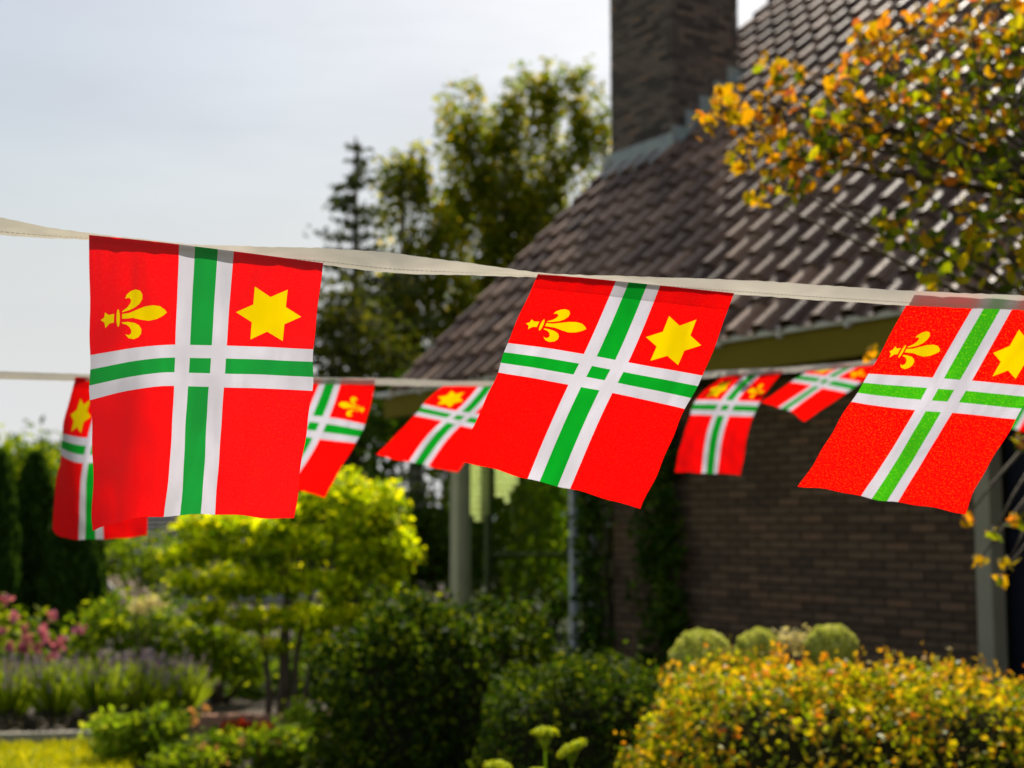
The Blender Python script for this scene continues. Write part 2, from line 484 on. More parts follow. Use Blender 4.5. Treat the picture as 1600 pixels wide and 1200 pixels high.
M['sedum'] = leaf_mat('lime_flower_head', [(0, (0.36, 0.46, 0.004)), (1, (0.60, 0.64, 0.010))], trans=0.35, tboost=1.1)
M['cream'] = leaf_mat('cream_petal', [(0, (0.60, 0.55, 0.25)), (1, (0.72, 0.68, 0.42))], trans=0.4, tboost=1.0)
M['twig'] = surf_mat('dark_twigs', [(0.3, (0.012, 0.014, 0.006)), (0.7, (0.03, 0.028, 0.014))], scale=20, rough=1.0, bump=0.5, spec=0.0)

# ------------------------------------------------------------------ leaf building blocks (x across, y along, z up from the leaf)
T_LEAF = (np.array([(0, -.5, 0), (.28, -.05, .07), (0, .5, 0), (-.28, -.05, .07)]), [(0, 1, 2), (0, 2, 3)])
T_OVAL = (np.array([(0, -.5, 0), (.26, -.22, .05), (.27, .14, .06), (0, .5, -.05), (-.27, .14, .06), (-.26, -.22, .05), (0, 0, 0)]),
          [(6, 0, 1), (6, 1, 2), (6, 2, 3), (6, 3, 4), (6, 4, 5), (6, 5, 0)])
T_LOBED = (np.array([(0, -.5, 0), (.20, -.36, .03), (.46, -.30, .02), (.30, -.10, .05), (.42, .14, 0), (.17, .14, .04), (0, .52, -.05),
                     (-.17, .14, .04), (-.42, .14, 0), (-.30, -.10, .05), (-.46, -.30, .02), (-.20, -.36, .03), (0, -.1, 0)]),
           [(12, i, (i + 1) % 12) for i in range(12)])
T_NEEDLE = (np.array([(-.07, 0, 0), (.07, 0, 0), (.05, 1, 0), (-.05, 1, 0)]), [(0, 1, 2), (0, 2, 3)])


def rand_rot(nl, flat=0.0, up=None):
    """random frames; flat in 0..1 turns leaf faces towards up"""
    nrm = rng.normal(size=(nl, 3))
    nrm /= np.linalg.norm(nrm, axis=1, keepdims=True)
    if flat:
        upv = np.array([0, 0, 1.0]) if up is None else up
        nrm = nrm * (1 - flat) + upv * flat
        nrm /= np.linalg.norm(nrm, axis=1, keepdims=True) + 1e-9
    a = rng.normal(size=(nl, 3))
    y = a - nrm * np.sum(a * nrm, 1, keepdims=True)
    y /= np.linalg.norm(y, axis=1, keepdims=True) + 1e-9
    x = np.cross(y, nrm)
    return x, y, nrm


def leaves_np(P, size, T, flat=0.0, up=None, frames=None, var=0.35):
    P = np.asarray(P, float)
    nl = len(P)
    tv, tf = T
    s = size * (1 + var * rng.uniform(-1, 1, nl))
    x, y, z = frames if frames else rand_rot(nl, flat, up)
    V = P[:, None, :] + s[:, None, None] * (tv[None, :, 0:1] * x[:, None, :] + tv[None, :, 1:2] * y[:, None, :] + tv[None, :, 2:3] * z[:, None, :])
    k = len(tv)
    F = np.array(tf)[None] + (np.arange(nl) * k)[:, None, None]
    return V.reshape(-1, 3), F.reshape(-1, F.shape[2])


def blob_clumps(blobs, Y, per100=2.2, thick=0.8, shell=0.55):
    """clump centres through the ellipsoids; a blob is (px, py, rx, ry[, dY]) at distance Y"""
    out = []
    for b in blobs:
        px, py, rx, ry = b[:4]
        YY = Y + (b[4] if len(b) > 4 else 0)
        m = max(4, int(per100 * rx * ry * PI / 1000))
        u = rng.normal(size=(m, 3)); u /= np.linalg.norm(u, axis=1, keepdims=True)
        r = rng.uniform(shell ** 3, 1, m) ** (1 / 3)
        u *= r[:, None]
        q = at_np(px + u[:, 0] * rx, py - u[:, 2] * ry, np.full(m, YY))
        q[:, 1] += u[:, 1] * thick * rx / FPX * YY
        out.append(q)
    return np.concatenate(out)


def clump_leaves(cl, k, sig):
    sig = np.asarray(sig)
    return (cl[:, None, :] + rng.normal(size=(len(cl), k, 3)) * sig).reshape(-1, 3)


def foliage(name, P, size, T, mat, parent, flat=0.2, var=0.35, stuff=False):
    off = np.array(parent.location) if parent is not None else None
    V, F = leaves_np(P, size, T, flat, var=var)
    o = np_mesh(name, V, F, mat, parent, offset=off)
    if stuff: o['kind'] = 'stuff'
    return o


def tube_part(name, lines, mat, parent, n=6):
    """lines: list of (points, radii) in world space"""
    off = Vector(parent.location)
    mb = MB()
    for pts, rad in lines:
        mb.tube([Vector(p) - off for p in pts], rad, n)
    o = mb.build(name, mat, parent, smooth=True)
    if len(lines) > 1 and name != 'trunk': o['kind'] = 'stuff'
    return o


def branchy(base, targets, r0, sag=0.05, tip=0.25):
    lines = []
    for t in targets:
        t = Vector(t); b = Vector(base)
        mid = b.lerp(t, 0.5) + Vector((random.uniform(-.1, .1), random.uniform(-.1, .1), random.uniform(0, .15))) * (t - b).length
        pts = []
        for i in range(7):
            f = i / 6
            pts.append(b * (1 - f) ** 2 + mid * 2 * f * (1 - f) + t * f * f)
        lines.append((pts, [r0 * (1 - f / 6 * (1 - tip)) for f in range(7)]))
    return lines


# ------------------------------------------------------------------ ground
def sheet(name, pts, z, mat, sub=None):
    return MB().add([(x, y, z) for x, y in pts], [tuple(range(len(pts)))]).build(name, mat)


g = sheet('ground', [(-300, -60), (300, -60), (300, 500), (-300, 500)], 0.0, M['soil'])
tag(g, kind='structure')
e0, e1, e2 = at(-420, 1168, 10.6), at(0, 1163, 10.6), at(330, 1143, 11.1)
lawn_edge = [(-5.5, 10.35), (-3.9, 10.45), (-3.0, 10.62), (-2.72, 10.66), (-2.62, 10.2), (-2.45, 9.4), (-2.0, 8.0), (-1.2, 5.0), (-.2, 1.0), (.2, -6), (-14, -6), (-14, 9.8)]
lawn = sheet('lawn', lawn_edge, 0.012, M['lawn'])
tag(lawn, kind='structure')
# grass blades on the part of the lawn nearest the bed
nb = 26000
gx = rng.uniform(-5.2, -1.7, nb); gy = rng.uniform(7.0, 10.6, nb)
keep = gy < 10.35 + 0.26 * np.clip(gx + 3.9, -1, 1.4) * 1.0 + 0.05
keep &= gx < -2.62 + (10.2 - gy) * .22
gp = np.stack([gx, gy, np.full(nb, .012)], -1)[keep]
yy = rng.normal(size=(len(gp), 3)) * (.45, .45, .1) + (0, 0, 1); yy /= np.linalg.norm(yy, axis=1, keepdims=True)
xx = np.cross(yy, rng.normal(size=(len(gp), 3))); xx /= np.linalg.norm(xx, axis=1, keepdims=True)
V, F = leaves_np(gp, 0.045, T_NEEDLE, frames=(xx * 1.2, yy, np.cross(xx, yy)))
tag(np_mesh('grass', V, F, M['grass_leaf']), kind='stuff')

# kerb of edging stones between lawn and lavender bed
kerb = empty('bed_edging', (-3.4, 10.7, 0), label='low weathered stone edging between the lawn and the lavender bed', cat='edging')
ek = [(-5.6, 10.42), (-3.9, 10.53), (-3.0, 10.70), (-2.66, 10.80)]
stone_mb = MB().box(-.24, .24, -.05, .05, 0, .10)
stone_me = stone_mb.mesh('edging_stone', M['stone'])
pts = []
for a, b in zip(ek[:-1], ek[1:]):
    a, b = Vector(a), Vector(b)
    k = max(1, round((b - a).length / .5))
    for i in range(k):
        q = a.lerp(b, (i + .5) / k); dv = b - a
        o = link(bpy.data.objects.new('edging_stone', stone_me), kerb)
        o.location = (q.x + 3.4, q.y - 10.7, random.uniform(-.012, .0))
        o.rotation_euler = (0, random.uniform(-.02, .02), math.atan2(dv.y, dv.x))

# ------------------------------------------------------------------ house
HO = Vector((2.4, 9.7, 0)); HR = math.atan2(-.838, .546)
house = empty('brick_house', HO, HR, label='dark brown brick house with a steep tiled roof and a tall chimney', cat='house')
TAN = .976; SL = math.atan(TAN)
EY, EZ = -.55, 2.925


def roof_z(y): return EZ + (y - EY) * TAN


def to_world(p):
    return Matrix.Translation(HO) @ Matrix.Rotation(HR, 4, 'Z') @ Vector(p)


def hbox(name, *b, mat, bevel=0, parent=None):
    return MB().box(*b).build(name, mat, parent or house, bevel=bevel)


WL, WR = -2.83, .90
wall = hbox('wall', WL, WR, .012, .22, 0, 2.72, mat=M['mortar'])
bricks = []
BW, BH, JX, JZ = .21, .05, .012, .012
row = 0; z = .004
while z + BH < 2.70:
    x = WL - (0 if row % 2 == 0 else .111)
    while x < WR - .02:
        a, b = max(x, WL), min(x + BW, WR)
        if b - a > .04:
            bricks.append((a, b, z))
        x += BW + JX
    z += BH + JZ; row += 1
# nearest courses are single bricks, the rest one mass
bricks.sort(key=lambda b: -b[0])
vis = [b for b in bricks if b[2] > .62]
low = [b for b in bricks if b[2] <= .62]
single, mass = vis[:298], vis[298:] + low
full = MB().box(0, BW, 0, .10, 0, BH).mesh('brick', M['brick'])
for a, b, z in single:
    dep = random.uniform(-.003, .002)
    if abs(b - a - BW) < 1e-6:
        me = full
    else:
        me = MB().box(0, b - a, 0, .10, 0, BH).mesh('brick', M['brick'])
    o = link(bpy.data.objects.new('brick', me), wall)
    o.location = (a, dep, z)
mb = MB()
for a, b, z in mass:
    dep = random.uniform(-.003, .002)
    mb.box(a, b, dep, .1, z, z + BH)
tag(mb.build('brick_courses', M['brick_mass'], wall), kind='stuff')

# big corner window, left of the wall
win = hbox('window', -5.34, WL - .01, .03, .10, .0, .30, mat=M['frame_dark'])
MB().box(-5.34, -3.52, .04, .09, 2.60, 2.70).build('frame', M['frame_dark'], win)
MB().box(-3.50, -3.455, .02, .09, .30, 2.70).build('mullion', M['mullion'], win)
MB().box(-3.215, -3.17, .02, .09, .30, 2.70).build('mullion', M['mullion'], win)
MB().box(-5.33, -3.51, .058, .066, .31, 2.59).build('pane', M['glass'], win)
MB().box(-3.45, -3.22, .058, .066, .31, 2.69).build('pane', M['glass'], win)
MB().box(-3.165, WL - .012, .058, .066, .31, 2.69).build('pane', M['glass'], win)
hbox('corner_post', -5.50, -5.345, -.02, .13, 0, 2.70, mat=M['frame'], bevel=.006)
# gable wall with the side window that one sees through the corner
side = hbox('window', -5.47, -5.40, .135, 1.6, 0, .30, mat=M['frame_dark'])
MB().box(-5.47, -5.40, .36, .42, .31, 2.60).build('mullion', M['frame_dark'], side)
MB().box(-5.46, -5.41, .43, 1.60, 1.28, 1.31).build('transom', M['frame_dark'], side)
MB().box(-5.47, -5.40, .135, 1.6, 2.61, 2.70).build('frame', M['frame_dark'], side)
MB().box(-5.436, -5.430, .14, .355, .31, 2.60).build('pane', M['glass'], side)
MB().box(-5.436, -5.430, .425, 1.59, .31, 2.60).build('pane', M['glass'], side)
gw = MB().box(-5.5, -5.32, 1.605, 11.4, 0, 2.70)
gw.add([(-5.5, -.1, 2.72), (-5.5, 11.5, 2.72), (-5.5, 5.7, roof_z(5.6) - .2), (-5.32, -.1, 2.72), (-5.32, 11.5, 2.72), (-5.32, 5.7, roof_z(5.6) - .2)],
       [(0, 2, 1), (3, 4, 5), (0, 1, 4, 3), (1, 2, 5, 4), (2, 0, 3, 5)])
gw.build('gable_wall', M['brick_mass'], house)
hbox('floor', -5.31, 3.6, .24, 6, .02, .06, mat=M['inside'])
hbox('partition_wall', -5.31, 3.6, 3.6, 3.7, .07, 2.69, mat=M['inside'])
hbox('partition_wall', -2.7, -2.6, .23, 3.59, .07, 2.69, mat=M['inside'])
hbox('back_wall', -5.3, 3.6, 11.2, 11.4, 0, 2.7, mat=M['brick_mass'])
# garage opening to the right
hbox('door_post', .925, 1.045, -.03, .10, 0, 2.70, mat=M['post_paint'], bevel=.006)
gd = hbox('garage_door', 1.05, 3.6, .16, .22, 0, 2.70, mat=M['garage'])
for k in range(13):
    MB().box(1.055 + k * .195, 1.055 + k * .195 + .187, .135, .158, .02, 2.69).build('panel', M['garage'], gd)
# eaves
hbox('soffit', -5.98, 3.6, -.50, .0, 2.71, 2.735, mat=M['fascia'])
hbox('fascia', -5.98, 3.6, -.53, -.502, 2.675, 2.885, mat=M['fascia'])
gut = MB()
gut.box(-6.02, 3.6, -.575, -.535, 2.885, 2.93)
gut.build('gutter', M['gutter'], house, bevel=.008)
for k in range(15):
    xb = -5.8 + k * .62
    MB().box(xb, xb + .022, -.580, -.531, 2.862, 2.934).build('gutter_bracket', M['gutter'], house)
for s in (-5.985,):
    MB().add([(s, -.53, 2.675), (s, -.53, 2.885), (s, 5.6, roof_z(5.6) - .10), (s, 5.6, roof_z(5.6) - .34),
              (s + .03, -.53, 2.675), (s + .03, -.53, 2.885), (s + .03, 5.6, roof_z(5.6) - .10), (s + .03, 5.6, roof_z(5.6) - .34)],
             [(0, 1, 2, 3), (7, 6, 5, 4), (0, 4, 5, 1), (1, 5, 6, 2), (2, 6, 7, 3), (3, 7, 4, 0)]).build('barge_board', M['fascia'], house)
# roof: deck, then tiles
RX0, RX1 = -5.78, 3.35
YR = 5.6
roof = MB()
zz0, zz1 = roof_z(-.5) - .045, roof_z(YR) - .045
roof.add([(RX0 + .02, -.5, zz0), (RX1, -.5, zz0), (RX1, YR, zz1), (RX0 + .02, YR, zz1), (RX1, 11.7, zz0), (RX0 + .02, 11.7, zz0),
          (RX0 + .02, -.5, zz0 - .05), (RX1, -.5, zz0 - .05), (RX1, YR, zz1 - .05), (RX0 + .02, YR, zz1 - .05), (RX1, 11.7, zz0 - .05), (RX0 + .02, 11.7, zz0 - .05)],
         [(0, 1, 2, 3), (3, 2, 4, 5), (7, 6, 9, 8), (8, 9, 11, 10), (0, 6, 7, 1), (4, 10, 11, 5), (0, 3, 9, 6), (3, 5, 11, 9), (1, 7, 8, 2), (2, 8, 10, 4)])
roof = roof.build('roof', M['deck'], house)
TW, TE, TL = .275, .345, .425


def tile_mesh():
    """one pan tile: flat pan, then a round roll, wider and higher at its open lower end; x across, y up the slope, z off the slope"""
    def prof(hr, grow):
        base = [(0, .000), (.02, .003), (.05, -.004), (.125, -.004)]
        return base + [(.137 - grow, .30 * hr), (.148 - grow, .68 * hr), (.172 - grow * .5, .97 * hr), (.198, hr), (.225 + grow * .5, .93 * hr), (.248 + grow, .60 * hr), (.260 + grow, .18 * hr), (.282, .002)]
    lo, up = prof(.078, .008), prof(.046, 0)
    mb = MB(); k = len(lo)
    vs = [(x, 0, h + .018) for x, h in lo] + [(x, TL, h + .002) for x, h in up]
    vs += [(.198 + (x - .198) * .90, .002, max(h * .88, h - .010) + .010) for x, h in lo] + [(.198 + (x - .198) * .88, .20, h * .80 + .004) for x, h in lo]
    fs = []
    for i in range(k - 1):
        fs.append((i, i + 1, k + i + 1, k + i))
        fs.append((2 * k + i, 2 * k + i + 1, i + 1, i))
        fs.append((3 * k + i, 3 * k + i + 1, 2 * k + i + 1, 2 * k + i))
    mb.add(vs, fs)
    return mb


tmb = tile_mesh()
tmesh = tmb.mesh('roof_tile', M['tile'])
tmesh2 = tile_mesh().mesh('roof_tile', M['tile_mass'])
ncol = int((RX1 - RX0) / TW); nrow = int((YR + .58) / math.cos(SL) / TE)
places = []
CH = (-5.60, -4.53, 2.10, 3.05)         # chimney footprint x0,x1,y0,y1
for r in range(nrow):
    for c in range(ncol):
        x = RX0 + c * TW
        s = r * TE - .045
        y = EY + s * math.cos(SL); zt = EZ + s * math.sin(SL) + .004
        if CH[0] - .16 < x < CH[1] - .08 and CH[2] - .12 < y < CH[3] - .1:
            continue
        p = to_world((x + .13, y, zt))
        v = p - Vector((0, 0, CAM_Z))
        dep = v.y * CP + v.z * SP
        sx = 800 + FPX * v.x / dep; sy = 600 - FPX * (-v.y * SP + v.z * CP) / dep
        inside = -20 < sx < 1615 and -15 < sy < 640
        places.append((0 if inside else 1, dep, x, y, zt))
places.sort()
rot = Matrix.Rotation(SL, 4, 'X')
mv, mf = [], []
for i, (ins, dep, x, y, zt) in enumerate(places):
    jit = Matrix.Translation((x + random.uniform(-.003, .003), y, zt)) @ rot @ Matrix.Rotation(random.uniform(-.012, .012), 4, 'Z') @ Matrix.Rotation(random.uniform(-.006, .006), 4, 'X')
    if i < 300:
        o = link(bpy.data.objects.new('roof_tile', tmesh), roof)
        o.matrix_local = jit
    else:
        b = len(mv)
        mv += [tuple(jit @ Vector(q)) for q in tmb.v]
        mf += [tuple(j + b for j in f) for f in tmb.f]
tag(MB().add(mv, mf).build('tile_courses', M['tile_mass'], roof), kind='stuff')
# rear slope and ridge
rg = MB()
for k in range(int((RX1 - RX0) / .42)):
    x = RX0 + k * .42
    pts = [Vector((x, YR, roof_z(YR) - .02)), Vector((x + .41, YR, roof_z(YR) - .01))]
    rg.tube(pts, [.12, .125], 8)
rg.build('ridge_cap', M['tile_mass'], roof)
# chimney
cx0, cx1, cy0, cy1 = CH
ch = hbox('chimney', cx0 + .012, cx1 - .012, cy0 + .012, cy1 - .012, roof_z(cy0) - .6, 8.25, mat=M['mortar'])
zb = roof_z(cy0) - .1
row = 0
mb = MB()
while zb < 8.2:
    st = 0 if row % 2 == 0 else .111
    x = cx0 - st
    while x < cx1:
        a, b = max(x, cx0), min(x + BW, cx1)
        if b - a > .03:
            dd = random.uniform(-.003, .003)
            mb.box(a, b, cy0 + dd, cy0 + .09, zb, zb + BH)
            mb.box(a, b, cy1 - .09, cy1 - dd, zb, zb + BH)
        x += BW + JX
    y = cy0 + .102 - (.111 if row % 2 == 0 else 0)
    while y < cy1 - .09:
        a, b = max(y, cy0 + .095), min(y + BW, cy1 - .095)
        if b - a > .03:
            dd = random.uniform(-.003, .003)
            mb.box(cx1 - .09, cx1 - dd, a, b, zb, zb + BH)
            mb.box(cx0 + dd, cx0 + .09, a, b, zb, zb + BH)
        y += BW + JX
    zb += BH + JZ; row += 1
tag(mb.build('brick_courses', M['chimney_brick'], ch), kind='stuff')
MB().box(cx0 - .06, cx1 + .06, cy0 - .06, cy1 + .06, 8.255, 8.36).build('chimney_cap', M['lead'], ch, bevel=.01)
# lead flashing: apron in front, stepped pieces up the side
ap = MB()
za = roof_z(cy0 - .02)
ap.add([(cx0 - .10, cy0 - .016, za + .22), (cx1 + .03, cy0 - .016, za + .22), (cx1 + .05, cy0 - .02, za + .07), (cx0 - .12, cy0 - .02, za + .07),
        (cx1 + .10, cy0 - .18, roof_z(cy0 - .18) + .085), (cx0 - .14, cy0 - .18, roof_z(cy0 - .18) + .085),
        (cx1 + .10, cy0 - .19, roof_z(cy0 - .19) + .06), (cx0 - .14, cy0 - .19, roof_z(cy0 - .19) + .06)],
       [(0, 3, 2, 1), (3, 5, 4, 2), (5, 7, 6, 4)])
ap.build('lead_flashing', M['lead'], ch)
for k in range(5):
    y0 = cy0 - .02 + k * .20; y1 = y0 + .22
    zt = roof_z(y0) + .30 + .0
    st = MB()
    xx_ = cx1 + .006 + (k % 2) * .004
    st.add([(xx_, y0, roof_z(y0) + .05), (xx_, y1, roof_z(y1) + .05), (xx_, y1, zt), (xx_, y0, zt),
            (cx1 + .16, y0, roof_z(y0) + .075), (cx1 + .16, y1, roof_z(y1) + .075)], [(0, 1, 2, 3), (0, 4, 5, 1)])
    st.build('lead_flashing', M['lead'], ch)

# strands of discs added to copy the sunlit garden's sparkle in the side window
def sparkle_strands(y0, cols, rows_list, label):
    t = empty('sparkle_strands', to_world((-5.37, y0, 2.55)), HR, label=label, cat='sparkle strand', group='added sparkle discs in the corner window')
    for c in range(cols):
        mb = MB()
        zc = 0.0
        mb.tube([(0, c * .055, .0), (0, c * .055, -rows_list[c] * .062)], [.002, .002], 4)
        for r in range(rows_list[c]):
            cz = -r * .062 - .02
            rr = .030
            th = .75 + random.uniform(-.35, .35); ca, sa = math.cos(th), math.sin(th)
            vs = [(rr * math.cos(a * PI / 4) * sa, c * .055 + rr * math.cos(a * PI / 4) * ca, cz + rr * math.sin(a * PI / 4)) for a in range(8)]
            mb.add(vs, [tuple(range(8))])
        mb.build('strand', M['bead'], t, smooth=True)


sparkle_strands(.16, 4, [14, 15, 15, 14], 'added disc strands giving the pale sparkle beside the corner post of the window')
sparkle_strands(.46, 5, [11, 11, 12, 10, 9], 'shorter added disc strands giving the sparkle right of the olive window mullion')

# ------------------------------------------------------------------ flags and ribbons
FW, FH = .30, .38
UB, VB = (.388, .454, .55, .617), (.335, .385, .445, .50)


def pchip(xs, ys, x):
    """smooth curve through the pins without overshoot"""
    xs = np.asarray(xs, float); ys = np.asarray(ys, float)
    h = np.diff(xs)
    d = np.diff(ys, axis=0) / h.reshape(-1, *([1] * (ys.ndim - 1)))
    k = len(xs)
    mth = np.zeros_like(ys)
    for i in range(1, k - 1):
        mth[i] = (d[i - 1] * h[i] + d[i] * h[i - 1]) / (h[i] + h[i - 1])
    mth[0] = d[0] * 1.5 - mth[1] * .5 if k > 2 else d[0]
    mth[-1] = d[-1] * 1.5 - mth[-2] * .5 if k > 2 else d[-1]
    i = np.clip(np.searchsorted(xs, x) - 1, 0, k - 2)
    t = (x - xs[i]) / h[i]
    sh = (-1,) + (1,) * (ys.ndim - 1)
    t = t.reshape(sh); hi = h[i].reshape(sh)
    return ((1 + 2 * t) * (1 - t) ** 2) * ys[i] + t * (1 - t) ** 2 * hi * mth[i] + t * t * (3 - 2 * t) * ys[i + 1] + t * t * (t - 1) * hi * mth[i + 1]


def emb(pts):
    """emblem outline measured on the nearest flag, as u, v on the cloth"""
    o = []
    for X, Y in pts:
        px, py = 160 + X / 4.706, 420 + Y / 4.706
        top = 372 + (px - 139) * .115
        o.append(((px - 140) / 355, .335 * (py - top) / (553 - (px - 139) * .10 - top)))
    return o


LILY = [
    [(145, 322), (200, 318), (260, 297), (320, 277), (380, 269), (430, 276), (465, 299), (482, 320), (455, 345), (410, 370), (350, 383), (290, 373), (230, 357), (145, 357)],
    [(145, 301), (185, 277), (208, 249), (214, 225), (198, 207), (168, 213), (180, 185), (210, 162), (245, 152), (280, 162), (298, 190), (297, 225), (275, 258), (240, 282), (190, 300), (145, 309)],
    [(145, 382), (190, 384), (240, 394), (275, 415), (292, 445), (290, 480), (270, 506), (235, 521), (195, 510), (168, 476), (195, 487), (214, 472), (215, 450), (203, 424), (180, 404), (145, 393)],
    [(115 + 13 * math.cos(a * PI / 6), 350 + 66 * math.sin(a * PI / 6)) for a in range(12)],
    [(-13, 357), (12, 340), (18, 303), (45, 323), (85, 317), (83, 381), (52, 385), (22, 419), (14, 377)],
]
LILY = [emb(p) for p in LILY]
STAR = []
for k in range(12):
    rr = .0425 if k % 2 == 0 else .0425 * .577
    a = k * PI / 6
    STAR.append((.790 + rr * math.cos(a) / FW, .212 + rr * math.sin(a) / FH))


def in_poly(p, poly):
    x, y = p; c = False
    j = len(poly) - 1
    for i in range(len(poly)):
        xi, yi = poly[i]; xj, yj = poly[j]
        if (yi > y) != (yj > y) and x < (xj - xi) * (y - yi) / (yj - yi) + xi:
            c = not c
        j = i
    return c


def flag_pattern():
    us = sorted(set(list(np.linspace(0, 1, 25)) + list(UB)))
    vs = sorted(set(list(np.linspace(0, 1, 31)) + list(VB)))

    def thin(a, keys):
        r = []
        for q in a:
            if q in keys or min(abs(q - k) for k in keys) > .012: r.append(q)
        return r
    us, vs = thin(us, UB), thin(vs, VB)
    pts, edges = [], []
    gi = {}
    for i, u in enumerate(us):
        for j, v in enumerate(vs):
            gi[i, j] = len(pts); pts.append(Vector((u * FW, v * FH)))
    for i in range(len(us)):
        for j in range(len(vs)):
            if i + 1 < len(us): edges.append((gi[i, j], gi[i + 1, j]))
            if j + 1 < len(vs): edges.append((gi[i, j], gi[i, j + 1]))
    for poly in LILY + [STAR]:
        b = len(pts)
        pts += [Vector((u * FW, v * FH)) for u, v in poly]
        edges += [(b + k, b + (k + 1) % len(poly)) for k in range(len(poly))]
    ov, oe, of, _, _, _ = delaunay_2d_cdt(pts, edges, [], 0, 1e-6)
    uv = np.array([(p.x / FW, p.y / FH) for p in ov])
    F = np.array([tuple(f) for f in of])
    cls = []
    for f in F:
        c = uv[f].mean(0); u, v = c
        vert, hor = UB[0] < u < UB[3], VB[0] < v < VB[3]
        if in_poly(c, STAR): k = 'star'
        elif any(in_poly(c, p) for p in LILY): k = 'lily_emblem'
        elif vert and hor: k = 'green_stripe' if UB[1] < u < UB[2] and VB[1] < v < VB[2] else 'white_cross'
        elif vert: k = 'green_stripe' if UB[1] < u < UB[2] else 'white_cross'
        elif hor: k = 'green_stripe' if VB[1] < v < VB[2] else 'white_cross'
        else: k = 'red_cloth'
        cls.append(k)
    return uv, F, np.array(cls)


F_UV, F_TRI, F_CLS = flag_pattern()
CLOTH = {'red_cloth': 'red', 'white_cross': 'white', 'green_stripe': 'green', 'star': 'yellow', 'lily_emblem': 'yellow'}


def make_flag(us, rows, Ys, label, mirror=False, ripple=.003, seed=0, hem=0.055, hem_dy=.0012, cloth=None):
    """us: pins across; rows: {v: pixel pins}; Ys: {v: distances of the pins}; hangs from its ribbon"""
    vs = sorted(rows)
    grid = np.array([[(x, y, d) for (x, y), d in zip(rows[v], Ys[v])] for v in vs])      # v, u, 3

    def surf(u, v):
        per_row = np.stack([pchip(us, grid[i], u) for i in range(len(vs))], 0)            # v, pts, 3
        # along v for every point at once
        xs = np.array(vs)
        out_ = np.empty((len(u), 3))
        h = np.diff(xs)
        dlt = np.diff(per_row, axis=0) / h[:, None, None]
        mt = np.zeros_like(per_row)
        for i in range(1, len(xs) - 1):
            mt[i] = (dlt[i - 1] * h[i] + dlt[i] * h[i - 1]) / (h[i] + h[i - 1])
        mt[0] = dlt[0] * 1.5 - mt[1] * .5
        mt[-1] = dlt[-1] * 1.5 - mt[-2] * .5
        i = np.clip(np.searchsorted(xs, v) - 1, 0, len(xs) - 2)
        t = ((v - xs[i]) / h[i])[:, None]; hi = h[i][:, None]
        ar = np.arange(len(u))
        out_ = ((1 + 2 * t) * (1 - t) ** 2) * per_row[i, ar] + t * (1 - t) ** 2 * hi * mt[i, ar] + t * t * (3 - 2 * t) * per_row[i + 1, ar] + t * t * (t - 1) * hi * mt[i + 1, ar]
        w_ = at_np(out_[:, 0], out_[:, 1], out_[:, 2])
        rp = ripple * 1.3 * np.clip(v, 0, 1) ** .7 * (.35 * np.sin(u * 31 + v * 11 + seed * 3) + .25 * np.sin(v * 37 - u * 16 + seed) + np.sin(u * 9 + v * 4 + seed) + .6 * np.sin(u * 17 - v * 7 + seed * 2.1) + .5 * np.sin(v * 15 + u * 3 + seed))
        w_[:, 1] += rp
        eu = (2 * u - 1) ** 6 * np.sign(2 * u - 1)
        w_[:, 0] += .0016 * eu * np.clip(v * 3, 0, 1) * (np.sin(v * 12 + seed * 5) + .6 * np.sin(v * 29 + seed))
        w_[:, 2] += .0016 * np.clip(v, 0, 1) ** 8 * (np.sin(u * 11 + seed * 3) + .6 * np.sin(u * 27 + seed))
        w_[:, 1] += .016 * np.clip(v, 0, 1) ** 7 * (2 * u - 1) ** 4 * np.sin(seed * 3 + 4 * u)
        return w_

    uu = 1 - F_UV[:, 0] if mirror else F_UV[:, 0]
    P = surf(uu, F_UV[:, 1])
    mid = surf(np.array([.5]), np.array([0.0]))[0]
    root = empty('flag', Vector(mid), 0, label=label, cat='flag', group='red flags hung along the bunting')
    P = P - mid
    tri = F_TRI[:, ::-1] if mirror else F_TRI
    e1_, e2_ = P[tri[:, 1]] - P[tri[:, 0]], P[tri[:, 2]] - P[tri[:, 0]]
    fn = np.cross(e1_, e2_)
    vn = np.zeros_like(P)
    for k in range(3): np.add.at(vn, tri[:, k], fn)
    vn /= np.linalg.norm(vn, axis=1, keepdims=True) + 1e-12
    for cname, mk in CLOTH.items():
        sel = tri[F_CLS == cname]
        ids, inv = np.unique(sel, return_inverse=True)
        o = np_mesh(cname, P[ids], inv.reshape(-1, 3), M[(cloth or {}).get(mk, mk)], root, smooth=True)
        me = o.data
        uvl = me.uv_layers.new(name='UVMap')
        li = np.empty(len(me.loops), dtype=np.int32); me.loops.foreach_get('vertex_index', li)
        uvc = F_UV[ids][li] * (1, FH / FW)
        uvl.data.foreach_set('uv', uvc.astype(np.float32).ravel())
        me.normals_split_custom_set_from_vertices([tuple(q) for q in vn[ids]])
    # turned-over hem behind the top edge
    k = 24
    u = np.linspace(0.002, .998, k)
    a, b = surf(u, np.full(k, .002)), surf(u, np.full(k, hem))
    a[:, 1] += hem_dy; b[:, 1] += hem_dy + .001
    V_ = np.concatenate([a, b]) - mid
    Fh = [(i, i + 1, k + i + 1, k + i) for i in range(k - 1)]
    ho = np_mesh('hem', V_, Fh, M['ribbon_sheer'], root, smooth=True)
    ul = ho.data.uv_layers.new(name='UVMap')
    return root


def offs(base, add): return [b + a for b, a in zip(base, add)]


